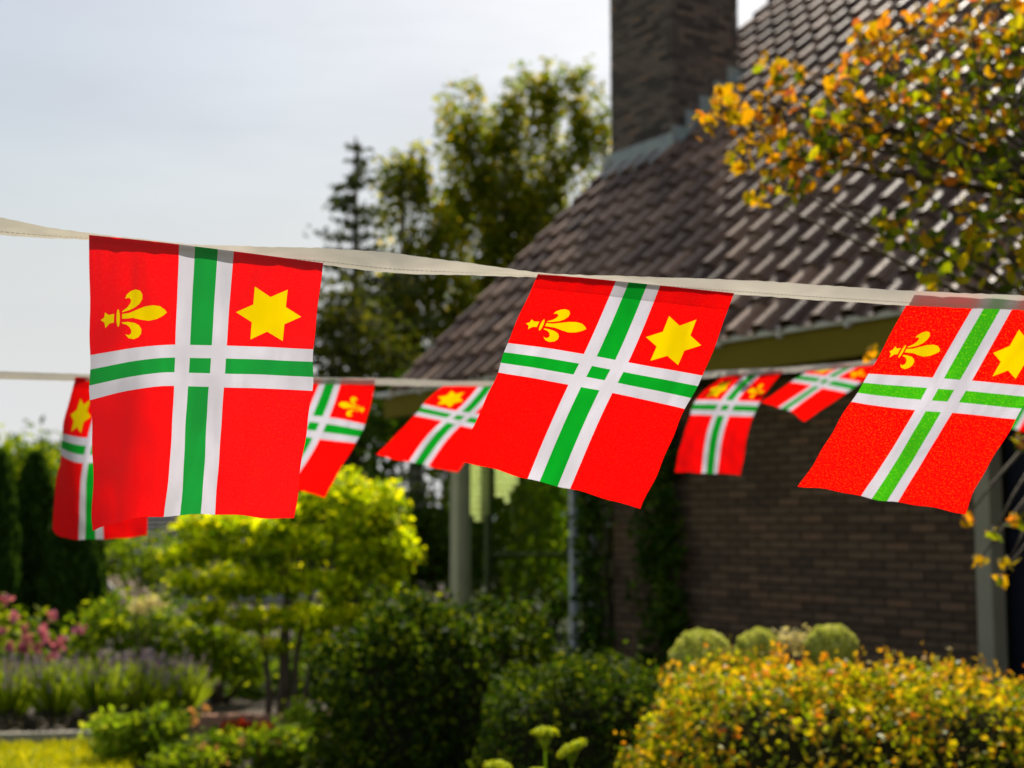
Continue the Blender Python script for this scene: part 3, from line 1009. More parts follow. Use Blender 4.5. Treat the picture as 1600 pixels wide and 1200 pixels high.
D0 = 1.81
U1 = [0, .30, .5, 1]
b1 = [D0 * (1 + .0477 * u) for u in U1]
make_flag(U1, {0: [(139, 367), (247, 378), (322, 387), (505, 411)],
               .335: [(140, 555), (245, 540), (313, 539), (491, 546)],
               .5: [(142, 625), (244, 604), (309, 604), (486, 611)],
               1: [(142, 832), (224, 807), (297, 805), (461, 810)]},
          {0: b1, .335: offs(b1, [.015, .045, .04, .03]), .5: offs(b1, [.03, .075, .07, .05]), 1: offs(b1, [.10, .165, .16, .15])},
          'large red flag nearest the left edge, its lower left corner folded forward', ripple=.0036, seed=.4, hem=.015, cloth={'red': 'red_sheen', 'green': 'green_sheen'})
U2 = [0, .39, .615, 1]
b2 = [D0 * (1 + .0477 * (2 + u)) for u in U2]
make_flag(U2, {0: [(841, 427), (963, 439), (1031, 446), (1147, 458)],
               .335: [(794, 536), (913, 553), (981, 566), (1097, 587)],
               .5: [(776, 582), (889, 601), (956, 614), (1072, 639)],
               1: [(719, 722), (825, 747), (890, 765), (1001, 793)]},
          {0: b2, .335: offs(b2, [.05, .05, .05, .06]), .5: offs(b2, [.09, .09, .09, .10]), 1: offs(b2, [.22, .21, .20, .20])},
          'slanting red flag in the middle, in front of the tiled roof', ripple=.0028, seed=2.2, hem=.062)
b3 = [D0 * (1 + .0477 * (4 + u)) for u in U2]
make_flag(U2, {0: [(1428, 456), (1532, 461), (1591, 465), (1694, 473)],
               .335: [(1356, 584), (1458, 590), (1517, 595), (1619, 604)],
               .5: [(1330, 628), (1430, 641), (1487, 645), (1587, 655)],
               1: [(1247, 759), (1346, 775), (1403, 785), (1504, 802)]},
          {0: b3, .335: offs(b3, [.05, .05, .05, .05]), .5: offs(b3, [.09, .09, .09, .09]), 1: offs(b3, [.17, .17, .16, .16])},
          'bright orange-red flag cut off by the right edge, sun sparkle painted into its cloth', ripple=.0026, seed=4.0, hem=.01, cloth={'red': 'red_sun', 'green': 'green_sun'})
UM = [0, .385, .61, 1]
D1 = 3.47


def base2(k, us=UM): return [D1 * (1 + .1114 * (k + u / 2)) for u in us]


b = base2(0)
make_flag(UM, {0: [(118, 589), (168, 591), (198, 592), (250, 594)],
               .335: [(97, 677), (137, 684), (166, 682), (235, 680)],
               .5: [(94, 711), (130, 724), (160, 722), (232, 720)],
               1: [(80, 828), (122, 844), (163, 842), (229, 838)]},
          {0: b, .335: offs(b, [.0, .06, .04, .03]), .5: offs(b, [.0, .09, .07, .05]), 1: offs(b, [.0, .08, .08, .06])},
          'red flag half hidden behind the large left flag, beside the conifers', mirror=True, ripple=.004, seed=1.0)
b = base2(1)
make_flag(UM, {0: [(449, 591), (502, 592), (534, 592), (587, 592)],
               .335: [(425, 640), (478, 648), (514, 652), (570, 663)],
               .5: [(408, 670), (462, 680), (499, 686), (555, 692)],
               1: [(363, 735), (418, 752), (452, 760), (506, 778)]},
          {0: b, .335: offs(b, [.06, .06, .06, .06]), .5: offs(b, [.10, .10, .10, .10]), 1: offs(b, [.24, .22, .2, .2])},
          'smaller red flag above the golden tree, peeking out right of the large left flag', mirror=True, ripple=.004, seed=3.0)
b = base2(2)
make_flag(UM, {0: [(701, 597), (753, 597), (783, 597), (838, 596)],
               .335: [(661, 631), (713, 642), (742, 646), (795, 655)],
               .5: [(647, 649), (691, 658), (719, 665), (770, 674)],
               1: [(587, 710), (639, 722), (669, 728), (716, 738)]},
          {0: b, .335: offs(b, [.08, .08, .08, .08]), .5: offs(b, [.13, .13, .13, .13]), 1: offs(b, [.27, .26, .26, .25])},
          'smaller red flag in front of the beige corner post, overlapped by the middle flag', mirror=True, ripple=.004, seed=5.0)
b = base2(4)
make_flag(UM, {0: [(1139, 582), (1169, 581), (1195, 580), (1225, 579)],
               .335: [(1088, 625), (1127, 625), (1152, 626), (1187, 628)],
               .5: [(1078, 648), (1114, 649), (1139, 650), (1177, 651)],
               1: [(1054, 738), (1096, 739), (1121, 740), (1157, 742)]},
          {0: b, .335: offs(b, [.14, .14, .14, .14]), .5: offs(b, [.16, .16, .16, .16]), 1: offs(b, [.20, .20, .20, .20])},
          'small shaded red flag hanging straight down in front of the brick wall', mirror=True, ripple=.004, seed=2.0)
b = base2(5)
make_flag(UM, {0: [(1300, 568), (1328, 569), (1346, 570), (1374, 566)],
               .335: [(1256, 583), (1289, 587), (1309, 590), (1346, 597)],
               .5: [(1236, 597), (1268, 602), (1285, 606), (1322, 614)],
               1: [(1189, 629), (1216, 636), (1234, 643), (1255, 659)]},
          {0: b, .335: offs(b, [.10, .10, .10, .10]), .5: offs(b, [.17, .17, .17, .17]), 1: offs(b, [.38, .38, .37, .36])},
          'small red flag blown sideways under the olive fascia', mirror=True, ripple=.004, seed=.3)
b = base2(7)
make_flag(UM, {0: [(1590, 540), (1620, 538), (1640, 537), (1670, 536)],
               .335: [(1576, 590), (1606, 592), (1626, 594), (1656, 597)],
               .5: [(1566, 614), (1597, 617), (1617, 620), (1647, 624)],
               1: [(1535, 662), (1568, 668), (1590, 672), (1620, 682)]},
          {0: b, .335: offs(b, [.10, .10, .10, .10]), .5: offs(b, [.17, .17, .17, .17]), 1: offs(b, [.34, .34, .34, .34])},
          'red flag showing only a corner behind the right edge flag', mirror=True, ripple=.004, seed=.9)


def ribbon(st, label, thick=.0006):
    """st: stations (px, top py, bottom py, Y)"""
    st = np.array(st, float)
    xs = np.linspace(st[0, 0], st[-1, 0], 300)
    q = pchip(st[:, 0], st[:, 1:], xs)
    Vt = at_np(xs, q[:, 0], q[:, 2]); Vb = at_np(xs, q[:, 1], q[:, 2])
    width = np.linalg.norm(Vt - Vb, axis=1)
    full_ = max(width) * 1.02
    Vb[:, 1] += np.sqrt(np.maximum(full_ ** 2 - width ** 2, 0)) * .4      # the twist turns the band edge-on
    rows_ = 5
    G = np.stack([Vt + (Vb - Vt) * (k / (rows_ - 1)) for k in range(rows_)], 0)
    G[1:-1, :, 1] -= .0012
    G[:, :, 1] += .0009 * np.sin(xs * .11)[None] + .0006 * np.sin(xs * .31 + 1)[None]
    G[:, :, 2] += .0004 * np.sin(xs * .23 + .5)[None] + .0003 * np.sin(xs * .47)[None]
    mid = G[2, 150].copy()
    k = len(xs)
    V_ = G.reshape(-1, 3) - mid
    Fr = [(r * k + i, r * k + i + 1, (r + 1) * k + i + 1, (r + 1) * k + i) for r in range(rows_ - 1) for i in range(k - 1)]
    o = np_mesh('bunting_ribbon', V_, Fr, M['ribbon'], None, smooth=True)
    o.location = mid
    uvl = o.data.uv_layers.new(name='UVMap')
    li = np.empty(len(o.data.loops), dtype=np.int32); o.data.loops.foreach_get('vertex_index', li)
    length = np.concatenate([[0], np.cumsum(np.linalg.norm(np.diff(G[2], axis=0), axis=1))])
    uvv = np.stack([np.tile(length / .3, rows_), np.repeat(np.linspace(0, .08, rows_), k)], -1)
    uvl.data.foreach_set('uv', uvv[li][:, ::-1].astype(np.float32).ravel())
    # row of stitches near the lower edge
    mb = MB()
    step = .0065
    for q_ in np.arange(0, length[-1] - step, step):
        f0, f1 = np.interp([q_, q_ + .0042], length, np.arange(k))
        def pt(f, r):
            i_ = min(int(f), k - 2); u_ = f - i_
            return (Vt[i_] + (Vb[i_] - Vt[i_]) * r) * (1 - u_) + (Vt[i_ + 1] + (Vb[i_ + 1] - Vt[i_ + 1]) * r) * u_ - mid + np.array([0, -.0032, 0])
        mb.add([pt(f0, .80), pt(f1, .80), pt(f1, .84), pt(f0, .84)], [(0, 1, 2, 3)])
    tag(mb.build('stitching', M['thread'], o), kind='stuff')
    return tag(o, label, 'ribbon')


def ds(px):
    t = (px - 139) / (390.1 - .0477 * px)
    return D0 * (1 + .0477 * t)


F_ = -.0035      # in front of a flag
ribbon([(-900, 205, 236, ds(-900)), (-260, 305, 334, ds(-260)), (0, 340, 366, ds(0)), (100, 359, 371, ds(100)), (139, 364, 373, ds(139) + .002), (200, 371, 381, ds(200) + .002), (283, 380, 388, ds(283) + .002), (330, 383, 394, ds(330) + .002),
        (364, 384, 400, ds(364) + .002), (440, 386, 406, ds(440) + .002), (510, 388, 413, ds(510) + .004), (600, 394, 425, ds(600)), (710, 408, 428, ds(710)), (800, 420, 430, ds(800)),
        (850, 427, 432, ds(850) + F_), (900, 429, 436, ds(900) + F_), (963, 431, 441, ds(963) + F_), (1031, 433, 448, ds(1031) + F_), (1100, 435.5, 454, ds(1100) + F_),
        (1147, 437, 458, ds(1147) + F_), (1250, 443, 466, ds(1250)), (1350, 450, 472, ds(1350) + F_), (1427, 454.5, 477, ds(1427) - .006), (1600, 462, 484, ds(1600) - .006), (1760, 474, 496, ds(1760) - .006), (2050, 486, 507, ds(2050)), (2700, 505, 525, ds(2700))],
       'long white ribbon running across the whole view, carrying the three large flags')


def ds2(px):
    t = (px - 118) / (382 - .1114 * px)
    return D1 * (1 + .1114 * t)


ribbon([(-700, 540, 555, ds2(-700)), (-120, 576, 589, ds2(-120)), (0, 580, 592, ds2(0)), (118, 584, 595, ds2(118) + .006), (250, 588, 598, ds2(250) + .006), (449, 590, 599, ds2(449) + .006), (587, 591, 601, ds2(587) + .004), (640, 592, 603, ds2(640)),
        (702, 595, 603, ds2(702) + .005), (838, 594, 603, ds2(838) + .006), (1000, 587, 596, ds2(1000)), (1110, 580, 590, ds2(1110)), (1139, 578, 587, ds2(1139) - .004), (1225, 574, 583, ds2(1225) - .004),
        (1300, 568, 577, ds2(1300)), (1374, 562, 570, ds2(1374) + .004), (1500, 549, 557, ds2(1500)), (1640, 533, 541, ds2(1640) + .006), (1720, 524, 532, ds2(1720)), (1850, 510, 517, ds2(1850)), (2050, 490, 496, ds2(2050))],
       'second thinner ribbon farther back with the smaller flags')

# ------------------------------------------------------------------ trees behind
def tree_root(name, px, Y, label, cat='tree', group=None, z=0):
    p = at(px, 820, Y)
    return empty(name, (p.x, Y, z), label=label, cat=cat, group=group)


def birch(px, Y, blobs, top, label, n, seed_lines, per=2.2, k=26, size=.085, hang=.5):
    t = tree_root('birch_tree', px, Y, label, group='birch trees behind the house')
    base = Vector((t.location.x, Y, 0))
    topv = at(*top, Y)
    pts = [base.lerp(topv, f) + Vector((math.sin(f * 5) * .12, 0, 0)) for f in np.linspace(0, 1, 8)]
    tube_part('trunk', [(pts, [.17 * (1 - f * .85) for f in np.linspace(0, 1, 8)])], M['birch_bark'], t, 8)
    br = []
    for b_ in blobs:
        tg = at(b_[0], b_[1], Y) + Vector((0, random.uniform(-.5, .5), 0))
        f = min(.95, max(.25, (tg.z - .6) / topv.z * .85))
        br += branchy(base.lerp(topv, f), [tg], .05 * (1.1 - f))
    tube_part('branch', br, M['bark'], t, 5)
    cl = blob_clumps(blobs, Y, per100=per, thick=.8, shell=.35)
    # hanging strings of leaves
    mm = len(cl)
    ln = rng.uniform(.1, hang, mm)
    P = []
    for kk in range(k):
        f = rng.uniform(0, 1, mm)
        q = cl + rng.normal(size=(mm, 3)) * (.075, .075, .09)
        q[:, 2] -= f * ln * 1.6 - .15
        P.append(q)
    foliage('crown', np.concatenate(P), size, T_LEAF, M['birch'], t, flat=.05, stuff=True)
    return t


birch(800, 24, [(722, 165, 36, 32), (722, 215, 34, 40), (765, 195, 45, 45), (775, 250, 45, 45), (826, 128, 34, 30), (850, 150, 34, 30), (815, 190, 42, 34), (880, 140, 26, 30), (912, 150, 26, 38), (935, 185, 22, 38),
                (725, 290, 28, 50), (700, 330, 34, 40), (755, 320, 48, 45), (800, 300, 45, 55), (845, 270, 34, 50), (875, 235, 26, 40), (905, 235, 14, 40), (905, 205, 26, 30),
                (770, 390, 55, 40), (820, 370, 50, 45), (845, 340, 38, 45), (865, 300, 24, 40), (740, 440, 55, 40), (790, 440, 40, 35)], (800, 150),
      'tall birch with drooping yellow-green leaves rising behind the roof', 0, 0, per=4.4, k=32, size=.125, hang=.75)
birch(640, 22.5, [(635, 250, 30, 24), (650, 262, 28, 20), (612, 278, 22, 26), (640, 292, 30, 22), (610, 310, 20, 28), (660, 310, 18, 26), (690, 350, 26, 40), (655, 390, 34, 34), (680, 430, 48, 44), (625, 430, 36, 36), (650, 480, 60, 42),
                  (720, 480, 50, 40), (600, 500, 40, 44), (670, 540, 70, 44), (610, 560, 50, 40)], (640, 250),
      'smaller birch with loose crown between the spruce and the tall birch', 0, 0, per=4.4, k=32, size=.12, hang=.7)

# spruce
sp = tree_root('spruce_tree', 556, 21, 'thin pointed spruce standing left of the birches')
sy = 21.0
topv = at(556, 214, sy); base = Vector((sp.location.x, sy, 0))
tube_part('trunk', [([base, base.lerp(topv, .5), topv], [.16, .09, .015])], M['bark'], sp, 8)
P, FX, FY = [], [], []
tw = []
zt = topv.z
zl = zt - .15
while zl > 1.2:
    dz = zt - zl
    reach = min(1.35, .10 + dz * .40) * random.uniform(.75, 1.15)
    for kk in range(random.randint(4, 6)):
        a = random.uniform(0, 2 * PI)
        L_ = reach * random.uniform(.6, 1.1)
        dirv = Vector((math.cos(a), math.sin(a), .0))
        st_ = Vector((base.x + (topv.x - base.x) * zl / zt, sy, zl))
        pts = [st_ + dirv * (L_ * f) + Vector((0, 0, .30 * L_ * (f * f) - .22 * L_ * f)) for f in np.linspace(0, 1, 5)]
        tw.append((pts, [.012, .01, .008, .006, .003]))
        for f in np.linspace(.15, 1, max(4, int(L_ / .03))):
            q = pts[0].lerp(pts[-1], f)
            for side_ in range(3):
                P.append(q + Vector((random.gauss(0, .03 + .035 * f), random.gauss(0, .03 + .035 * f), random.gauss(-.03, .035))))
    zl -= .19 + dz * .012
tube_part('branch', tw, M['bark'], sp, 4)
foliage('crown', np.array(P), .095, T_LEAF, M['spruce'], sp, flat=.2, stuff=True)


def bush_tree(name, px, Y, blobs, mat, label, cat='tree', group=None, per=2.6, k=22, size=.09, T=T_LEAF, sig=.11, trunk=True, flat=.15, shell=.45, bark='bark', thick=.8, stems=3):
    t = tree_root(name, px, Y, label, cat, group)
    base = Vector((t.location.x, Y, 0))
    if trunk:
        tg = [at(b_[0] + random.uniform(-5, 5), b_[1] + b_[3] * .2, Y) + Vector((0, random.uniform(-.2, .2), 0)) for b_ in blobs]
        ls = []
        for i, g_ in enumerate(tg):
            bb = base + Vector((random.uniform(-.12, .12), random.uniform(-.1, .1), 0)) * min(1, stems / 3)
            ls += branchy(bb, [g_], .028 + .004 * Y / 10)
        tube_part('trunk', ls, M[bark], t, 5)
    cl = blob_clumps(blobs, Y, per100=per, thick=thick, shell=shell)
    P = clump_leaves(cl, k, (sig, sig, sig * .8))
    P[:, 2] = np.maximum(P[:, 2], .02)
    foliage('crown', P, size, T, M[mat] if isinstance(mat, str) else mat, t, flat=flat, stuff=True)
    return t


# row of dark trees between the house and the conifers
bush_tree('leafy_tree', 560, 19, [(530, 470, 40, 50), (560, 520, 60, 50), (520, 560, 40, 60), (590, 570, 60, 50), (540, 630, 60, 60), (600, 640, 60, 60)], 'birch_dark', 'dark leafy tree below the spruce', group='dark trees behind the garden', per=2.6, k=22, size=.11, sig=.16)
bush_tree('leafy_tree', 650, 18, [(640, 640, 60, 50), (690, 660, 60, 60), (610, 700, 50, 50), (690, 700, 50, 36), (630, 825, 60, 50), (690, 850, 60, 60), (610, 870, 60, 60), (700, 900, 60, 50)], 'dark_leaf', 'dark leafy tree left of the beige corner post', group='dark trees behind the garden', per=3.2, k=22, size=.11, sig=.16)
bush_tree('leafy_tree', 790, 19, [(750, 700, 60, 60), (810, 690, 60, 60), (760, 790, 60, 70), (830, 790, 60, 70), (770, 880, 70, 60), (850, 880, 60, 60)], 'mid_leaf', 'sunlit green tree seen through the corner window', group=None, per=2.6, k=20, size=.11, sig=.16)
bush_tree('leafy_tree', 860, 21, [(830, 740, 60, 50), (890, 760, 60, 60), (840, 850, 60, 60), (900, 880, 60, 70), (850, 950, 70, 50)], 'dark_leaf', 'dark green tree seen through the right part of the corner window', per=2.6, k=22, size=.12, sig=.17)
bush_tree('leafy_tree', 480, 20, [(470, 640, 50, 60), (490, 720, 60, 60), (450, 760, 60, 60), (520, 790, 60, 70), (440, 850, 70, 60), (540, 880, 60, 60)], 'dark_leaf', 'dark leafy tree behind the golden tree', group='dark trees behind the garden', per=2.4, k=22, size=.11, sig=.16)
bush_tree('leafy_tree', 10, 22, [(-30, 730, 60, 45), (20, 715, 45, 32), (60, 722, 40, 34), (90, 760, 40, 50), (0, 780, 70, 60)], 'mid_leaf', 'green tree top showing above the dark conifers', per=2.8, k=22, size=.12, sig=.16)
bush_tree('leafy_tree', 225, 20, [(180, 865, 40, 26), (225, 858, 45, 24), (270, 862, 45, 28), (200, 895, 40, 22), (250, 900, 40, 20)], 'mid_leaf', 'bright green arching tree in front of the dark grey roof', per=3.2, k=24, size=.09, sig=.12)


for k_, (x_, y_, h_) in enumerate([(-9.5, 17.5, 4.6), (-13.5, 19.5, 5.6), (-18.5, 21.5, 6.0), (-24.5, 24.5, 6.5)]):  # unseen trees added to put green into the window reflections
    t = empty('leafy_tree', (x_, y_, 0), label='added tree out of view, %s of a row giving the window green reflections' % ('first', 'second', 'third', 'fourth')[k_], cat='tree', group='added unseen trees for the window reflection')
    tube_part('trunk', [([(x_, y_, 0), (x_ + .1, y_, h_ * .5), (x_, y_, h_ * .85)], [.14, .1, .03])], M['bark'], t)
    u = rng.normal(size=(260, 3)); u /= np.linalg.norm(u, axis=1, keepdims=True)
    cl = np.array([x_, y_, h_ * .52]) + u * rng.uniform(.45, 1, (260, 1)) ** .5 * np.array([2.3, 2.0, h_ * .5])
    P_ = clump_leaves(cl, 22, (.25, .25, .2)); P_[:, 2] = np.maximum(P_[:, 2], .05)
    foliage('crown', P_, .17, T_LEAF, M['mid_leaf'], t, flat=.15, stuff=True)

# clipped conifers on the left
def thuja(px, Y, half, top, label):
    t = tree_root('conifer', px, Y, label, group='dark columnar conifers')
    base = Vector((t.location.x, Y, 0)); tp = at(px, top, Y)
    r0 = half / FPX * Y
    Hh = tp.z
    tube_part('trunk', [([base, base + Vector((0, 0, Hh * .8))], [.06, .02])], M['bark'], t)
    m_ = 5200
    zz = rng.uniform(0.03, 1, m_) ** .9
    prof = np.minimum(1, .75 + zz * .9) * np.clip(1 - zz ** 2.2, 0, 1) ** .7
    a = rng.uniform(0, 2 * PI, m_)
    rr = r0 * prof * (rng.uniform(.78, 1.05, m_) + .10 * np.sin(a * 5 + zz * 9))
    P_ = np.stack([base.x + rr * np.cos(a), Y + rr * np.sin(a), zz * Hh], -1)
    yv = np.stack([np.cos(a) * .5, np.sin(a) * .5, np.full(m_, 1.0)], -1) + rng.normal(size=(m_, 3)) * .25
    yv /= np.linalg.norm(yv, axis=1, keepdims=True)
    xv = np.cross(yv, rng.normal(size=(m_, 3))); xv /= np.linalg.norm(xv, axis=1, keepdims=True)
    V_, F2 = leaves_np(P_, .20, T_LEAF, frames=(xv, yv, np.cross(xv, yv)))
    tag(np_mesh('crown', V_, F2, M['thuja'], t, offset=np.array(t.location)), kind='stuff')
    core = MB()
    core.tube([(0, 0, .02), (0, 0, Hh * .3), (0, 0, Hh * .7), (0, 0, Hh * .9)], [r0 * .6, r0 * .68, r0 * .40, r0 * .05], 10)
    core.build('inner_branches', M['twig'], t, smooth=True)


thuja(-5, 15.4, 34, 716, 'columnar dark conifer cut by the left edge of the view')
thuja(52, 16.2, 42, 716, 'pointed dark conifer between two others by the flag')
thuja(118, 16.0, 48, 735, 'broad dark conifer nearest the golden tree')

# far-off wood closing the horizon
wx_ = rng.uniform(-34, 26, 2600); wy_ = rng.uniform(42, 50, 2600)
wh_ = 3.0 + .8 * np.sin(wx_ * .35) + .5 * np.sin(wx_ * .9 + 1) + np.where(wx_ > -7, 2.2, 0)
wz_ = rng.uniform(0, 1, 2600) ** .8 * wh_
wz_ = np.where((wx_ > -4.4) & (wx_ < -1.8), np.minimum(wz_, rng.uniform(.2, 2.0, 2600)), wz_)
P_ = clump_leaves(np.stack([wx_, wy_, wz_], -1), 12, (.5, .5, .35)); P_[:, 2] = np.abs(P_[:, 2])
V_, F2 = leaves_np(P_, .42, T_LEAF, flat=.1)
tag(np_mesh('distant_wood', V_, F2, M['dark_leaf']), 'dark far-off wood closing the horizon behind the garden', 'wood', kind='stuff')

# neighbour house and shed far behind
nh = empty('neighbour_house', at(330, 820, 30).to_2d().to_3d(), label='distant pale house with a dark grey roof behind the garden', cat='house')
W0 = at(205, 960, 30).x - nh.location.x; W1 = at(470, 960, 30).x - nh.location.x
zE, zT = at(300, 866, 30).z, at(300, 792, 30).z
MB().box(W0, W1, 0, 5, 0, zE).build('wall', M['render'], nh)
rf = MB().add([(W0 - .3, -.4, zE), (W1 + .3, -.4, zE), (W1 + .3, 2.5, zT), (W0 - .3, 2.5, zT), (W1 + .3, 5.4, zE), (W0 - .3, 5.4, zE)],
              [(0, 1, 2, 3), (3, 2, 4, 5), (0, 3, 5), (1, 4, 2), (0, 5, 4, 1)]).build('roof', M['slate'], nh)
rows_n = 9
for k in range(rows_n):
    f0 = k / rows_n; y0 = -.42 + 2.9 * f0; z0 = zE + (zT - zE) * f0
    MB().box(W0 - .31, W1 + .31, y0, y0 + .06, z0 + .0, z0 + .05).build('roof_course', M['slate'], rf)
for wx in (W0 + .10, W0 + 1.6):
    wo = MB().box(wx, wx + .5, -.05, -.01, zE - 1.05, zE - .35).build('window', M['white_paint'], nh)
    MB().box(wx + .07, wx + .43, -.06, -.052, zE - .98, zE - .42).build('pane', M['grey_pane'], wo)
sh = empty('garden_shed', at(165, 950, 24).to_2d().to_3d(), label='small brown shed with a white sloping barge board', cat='shed')
sx0, sx1 = at(125, 930, 24).x - sh.location.x, at(186, 930, 24).x - sh.location.x
zs0, zs1 = at(160, 903, 24).z, at(186, 932, 24).z
xm = at(158, 903, 24).x - sh.location.x
MB().add([(sx0, 0, 0), (sx1, 0, 0), (sx1, 0, zs1), (xm, 0, zs0), (sx0, 0, zs1), (sx0, 2, 0), (sx1, 2, 0), (sx1, 2, zs1), (xm, 2, zs0), (sx0, 2, zs1)],
         [(0, 1, 2, 3, 4), (5, 9, 8, 7, 6), (0, 5, 6, 1), (1, 6, 7, 2), (2, 7, 8, 3), (3, 8, 9, 4), (4, 9, 5, 0)]).build('wall', M['shed_wood'], sh)
MB().add([(xm, -.06, zs0 + .06), (sx1 + .08, -.06, zs1), (sx1 + .08, -.06, zs1 - .09), (xm, -.06, zs0 - .05), (xm, -.01, zs0 + .06), (sx1 + .08, -.01, zs1), (sx1 + .08, -.01, zs1 - .09), (xm, -.01, zs0 - .05)],
         [(0, 3, 2, 1), (4, 5, 6, 7), (0, 1, 5, 4), (1, 2, 6, 5), (2, 3, 7, 6), (3, 0, 4, 7)]).build('barge_board', M['white_paint'], sh)

# ------------------------------------------------------------------ garden
# golden tree: several stems, layered crown
gt = tree_root('golden_tree', 445, 11.6, 'golden yellow small tree with several thin stems below the flags')
GY = 11.6
gold = [(530, 768, 50, 26), (590, 785, 42, 30), (475, 795, 46, 22), (560, 815, 50, 26), (606, 835, 36, 30), (320, 826, 42, 20), (372, 818, 42, 18), (425, 826, 40, 20), (340, 856, 46, 20), (288, 872, 30, 20), (410, 862, 46, 22),
        (490, 850, 50, 26), (560, 866, 46, 28), (618, 880, 28, 28), (296, 915, 36, 20), (370, 905, 46, 22), (440, 912, 46, 24), (520, 918, 46, 24), (590, 925, 34, 28), (330, 950, 30, 16), (405, 965, 40, 20), (480, 968, 42, 20), (550, 965, 36, 18), (430, 1010, 20, 12), (505, 1008, 24, 14)]
base = Vector((gt.location.x, GY, 0))
st = []
for (bx, tx, ty, r_) in ((-.10, 400, 940, .030), (-.02, 450, 900, .034), (.06, 490, 920, .030), (.13, 545, 930, .026), (.01, 470, 860, .026)):
    b0 = base + Vector((bx, random.uniform(-.08, .08), 0)); tp = at(tx, ty, GY)
    m_ = Vector((b0.x * .75 + tp.x * .25, GY + random.uniform(-.06, .06), tp.z * .55))
    st.append(([b0, b0.lerp(m_, .5) + Vector((.015, 0, 0)), m_, m_.lerp(tp, .5), tp], [r_, r_ * .9, r_ * .8, r_ * .6, r_ * .4]))
tube_part('trunk', st, M['bark'], gt, 7)
br = []
for q in gold:
    tp = at(q[0], q[1], GY) + Vector((0, random.uniform(-.4, .4), 0))
    src = min((k_[0][3] for k_ in st), key=lambda v: (v - tp).length)
    br += branchy(src, [tp], .012)
tube_part('branch', br, M['bark'], gt, 5)
gP, kP = [], []
for q in gold:
    cl = blob_clumps([q], GY, per100=6.5, thick=1.5, shell=.4)
    P_ = clump_leaves(cl, 26, (.055, .06, .035))
    zc = at(q[0], q[1], GY).z; hz = q[3] / FPX * GY
    hi_ = (P_[:, 2] - zc) / hz + rng.normal(0, .5, len(P_)) > -.15
    gP.append(P_[hi_]); kP.append(P_[~hi_])
foliage('golden_leaves', np.concatenate(gP), .070, T_OVAL, M['gold_leaf'], gt, flat=.35, stuff=True)
foliage('green_leaves', np.concatenate(kP), .062, T_OVAL, M['mid_leaf'], gt, flat=.3, stuff=True)
# mixed green shrubs behind the bed
bush_tree('shrub', 200, 12.9, [(150, 985, 50, 40), (210, 965, 55, 38), (265, 985, 50, 42), (180, 1030, 60, 34), (250, 1035, 55, 34)], 'mid_leaf', 'bushy bright green shrub behind the lavender', 'shrub', group=None, per=4, k=18, size=.07, T=T_OVAL, sig=.08)
bush_tree('shrub', 340, 13.0, [(320, 985, 50, 36), (370, 1000, 50, 36), (340, 1040, 60, 34), (400, 1040, 40, 30)], 'mid_leaf', 'green shrub behind the stems of the golden tree, left side', 'shrub', per=4, k=18, size=.07, T=T_OVAL, sig=.08)
bush_tree('shrub', 560, 12.4, [(500, 1010, 50, 36), (560, 985, 50, 40), (610, 970, 40, 36), (540, 1045, 60, 34)], 'mid_leaf', 'green shrub to the right of the golden tree stems', 'shrub', per=3.6, k=18, size=.07, T=T_OVAL, sig=.08)
bush_tree('shrub', 450, 13.6, [(430, 1070, 60, 50), (350, 1090, 60, 40), (510, 1080, 60, 50), (290, 1085, 40, 40)], 'dark_leaf', 'low dark shrub in the shade behind the golden tree', 'shrub', per=3.6, k=18, size=.08, T=T_OVAL, sig=.09)
# pale flower heads among the green shrub
cf = empty('hydrangea', at(228, 960, 12.5).to_2d().to_3d(), label='cream flower heads just below the distant house', cat='flowering shrub')
for px, py in ((212, 946), (236, 940), (252, 940), (226, 948)):
    c = np.array(at(px, py, 12.4))
    P_ = c + rng.normal(size=(60, 3)) * .035
    foliage('flower_head', P_, .04, T_OVAL, M['cream'], cf, flat=.3, stuff=True)
tube_part('stem', [([(cf.location.x, 12.5, 0), at(px, 960, 12.45), at(px, py, 12.4)], [.01, .007, .004]) for px, py in ((212, 946), (236, 940), (252, 940), (226, 948))], M['bark'], cf, 4)

# pink flowering rose bush at the left
rb = bush_tree('rose_bush', 20, 12.3, [(-30, 985, 50, 45), (20, 1000, 40, 45), (60, 1010, 36, 40), (-10, 1050, 60, 40), (50, 1055, 45, 30)], 'mid_leaf', 'bush with many pink flowers at the left edge of the garden', 'flowering shrub', per=3, k=14, size=.06, T=T_OVAL, sig=.09)
for px, py in ((6, 937), (24, 964), (82, 963), (6, 988), (40, 983), (40, 999), (69, 997), (66, 984), (95, 1005), (16, 1010), (36, 1014), (84, 1024), (124, 984), (-12, 960), (-20, 1000), (58, 1012), (-30, 975)):
    c = np.array(at(px, py, 12.1))
    P_ = c + rng.normal(size=(22, 3)) * .022
    foliage('flower', P_, .055, T_OVAL, M['pink'], rb, flat=.3, stuff=True)

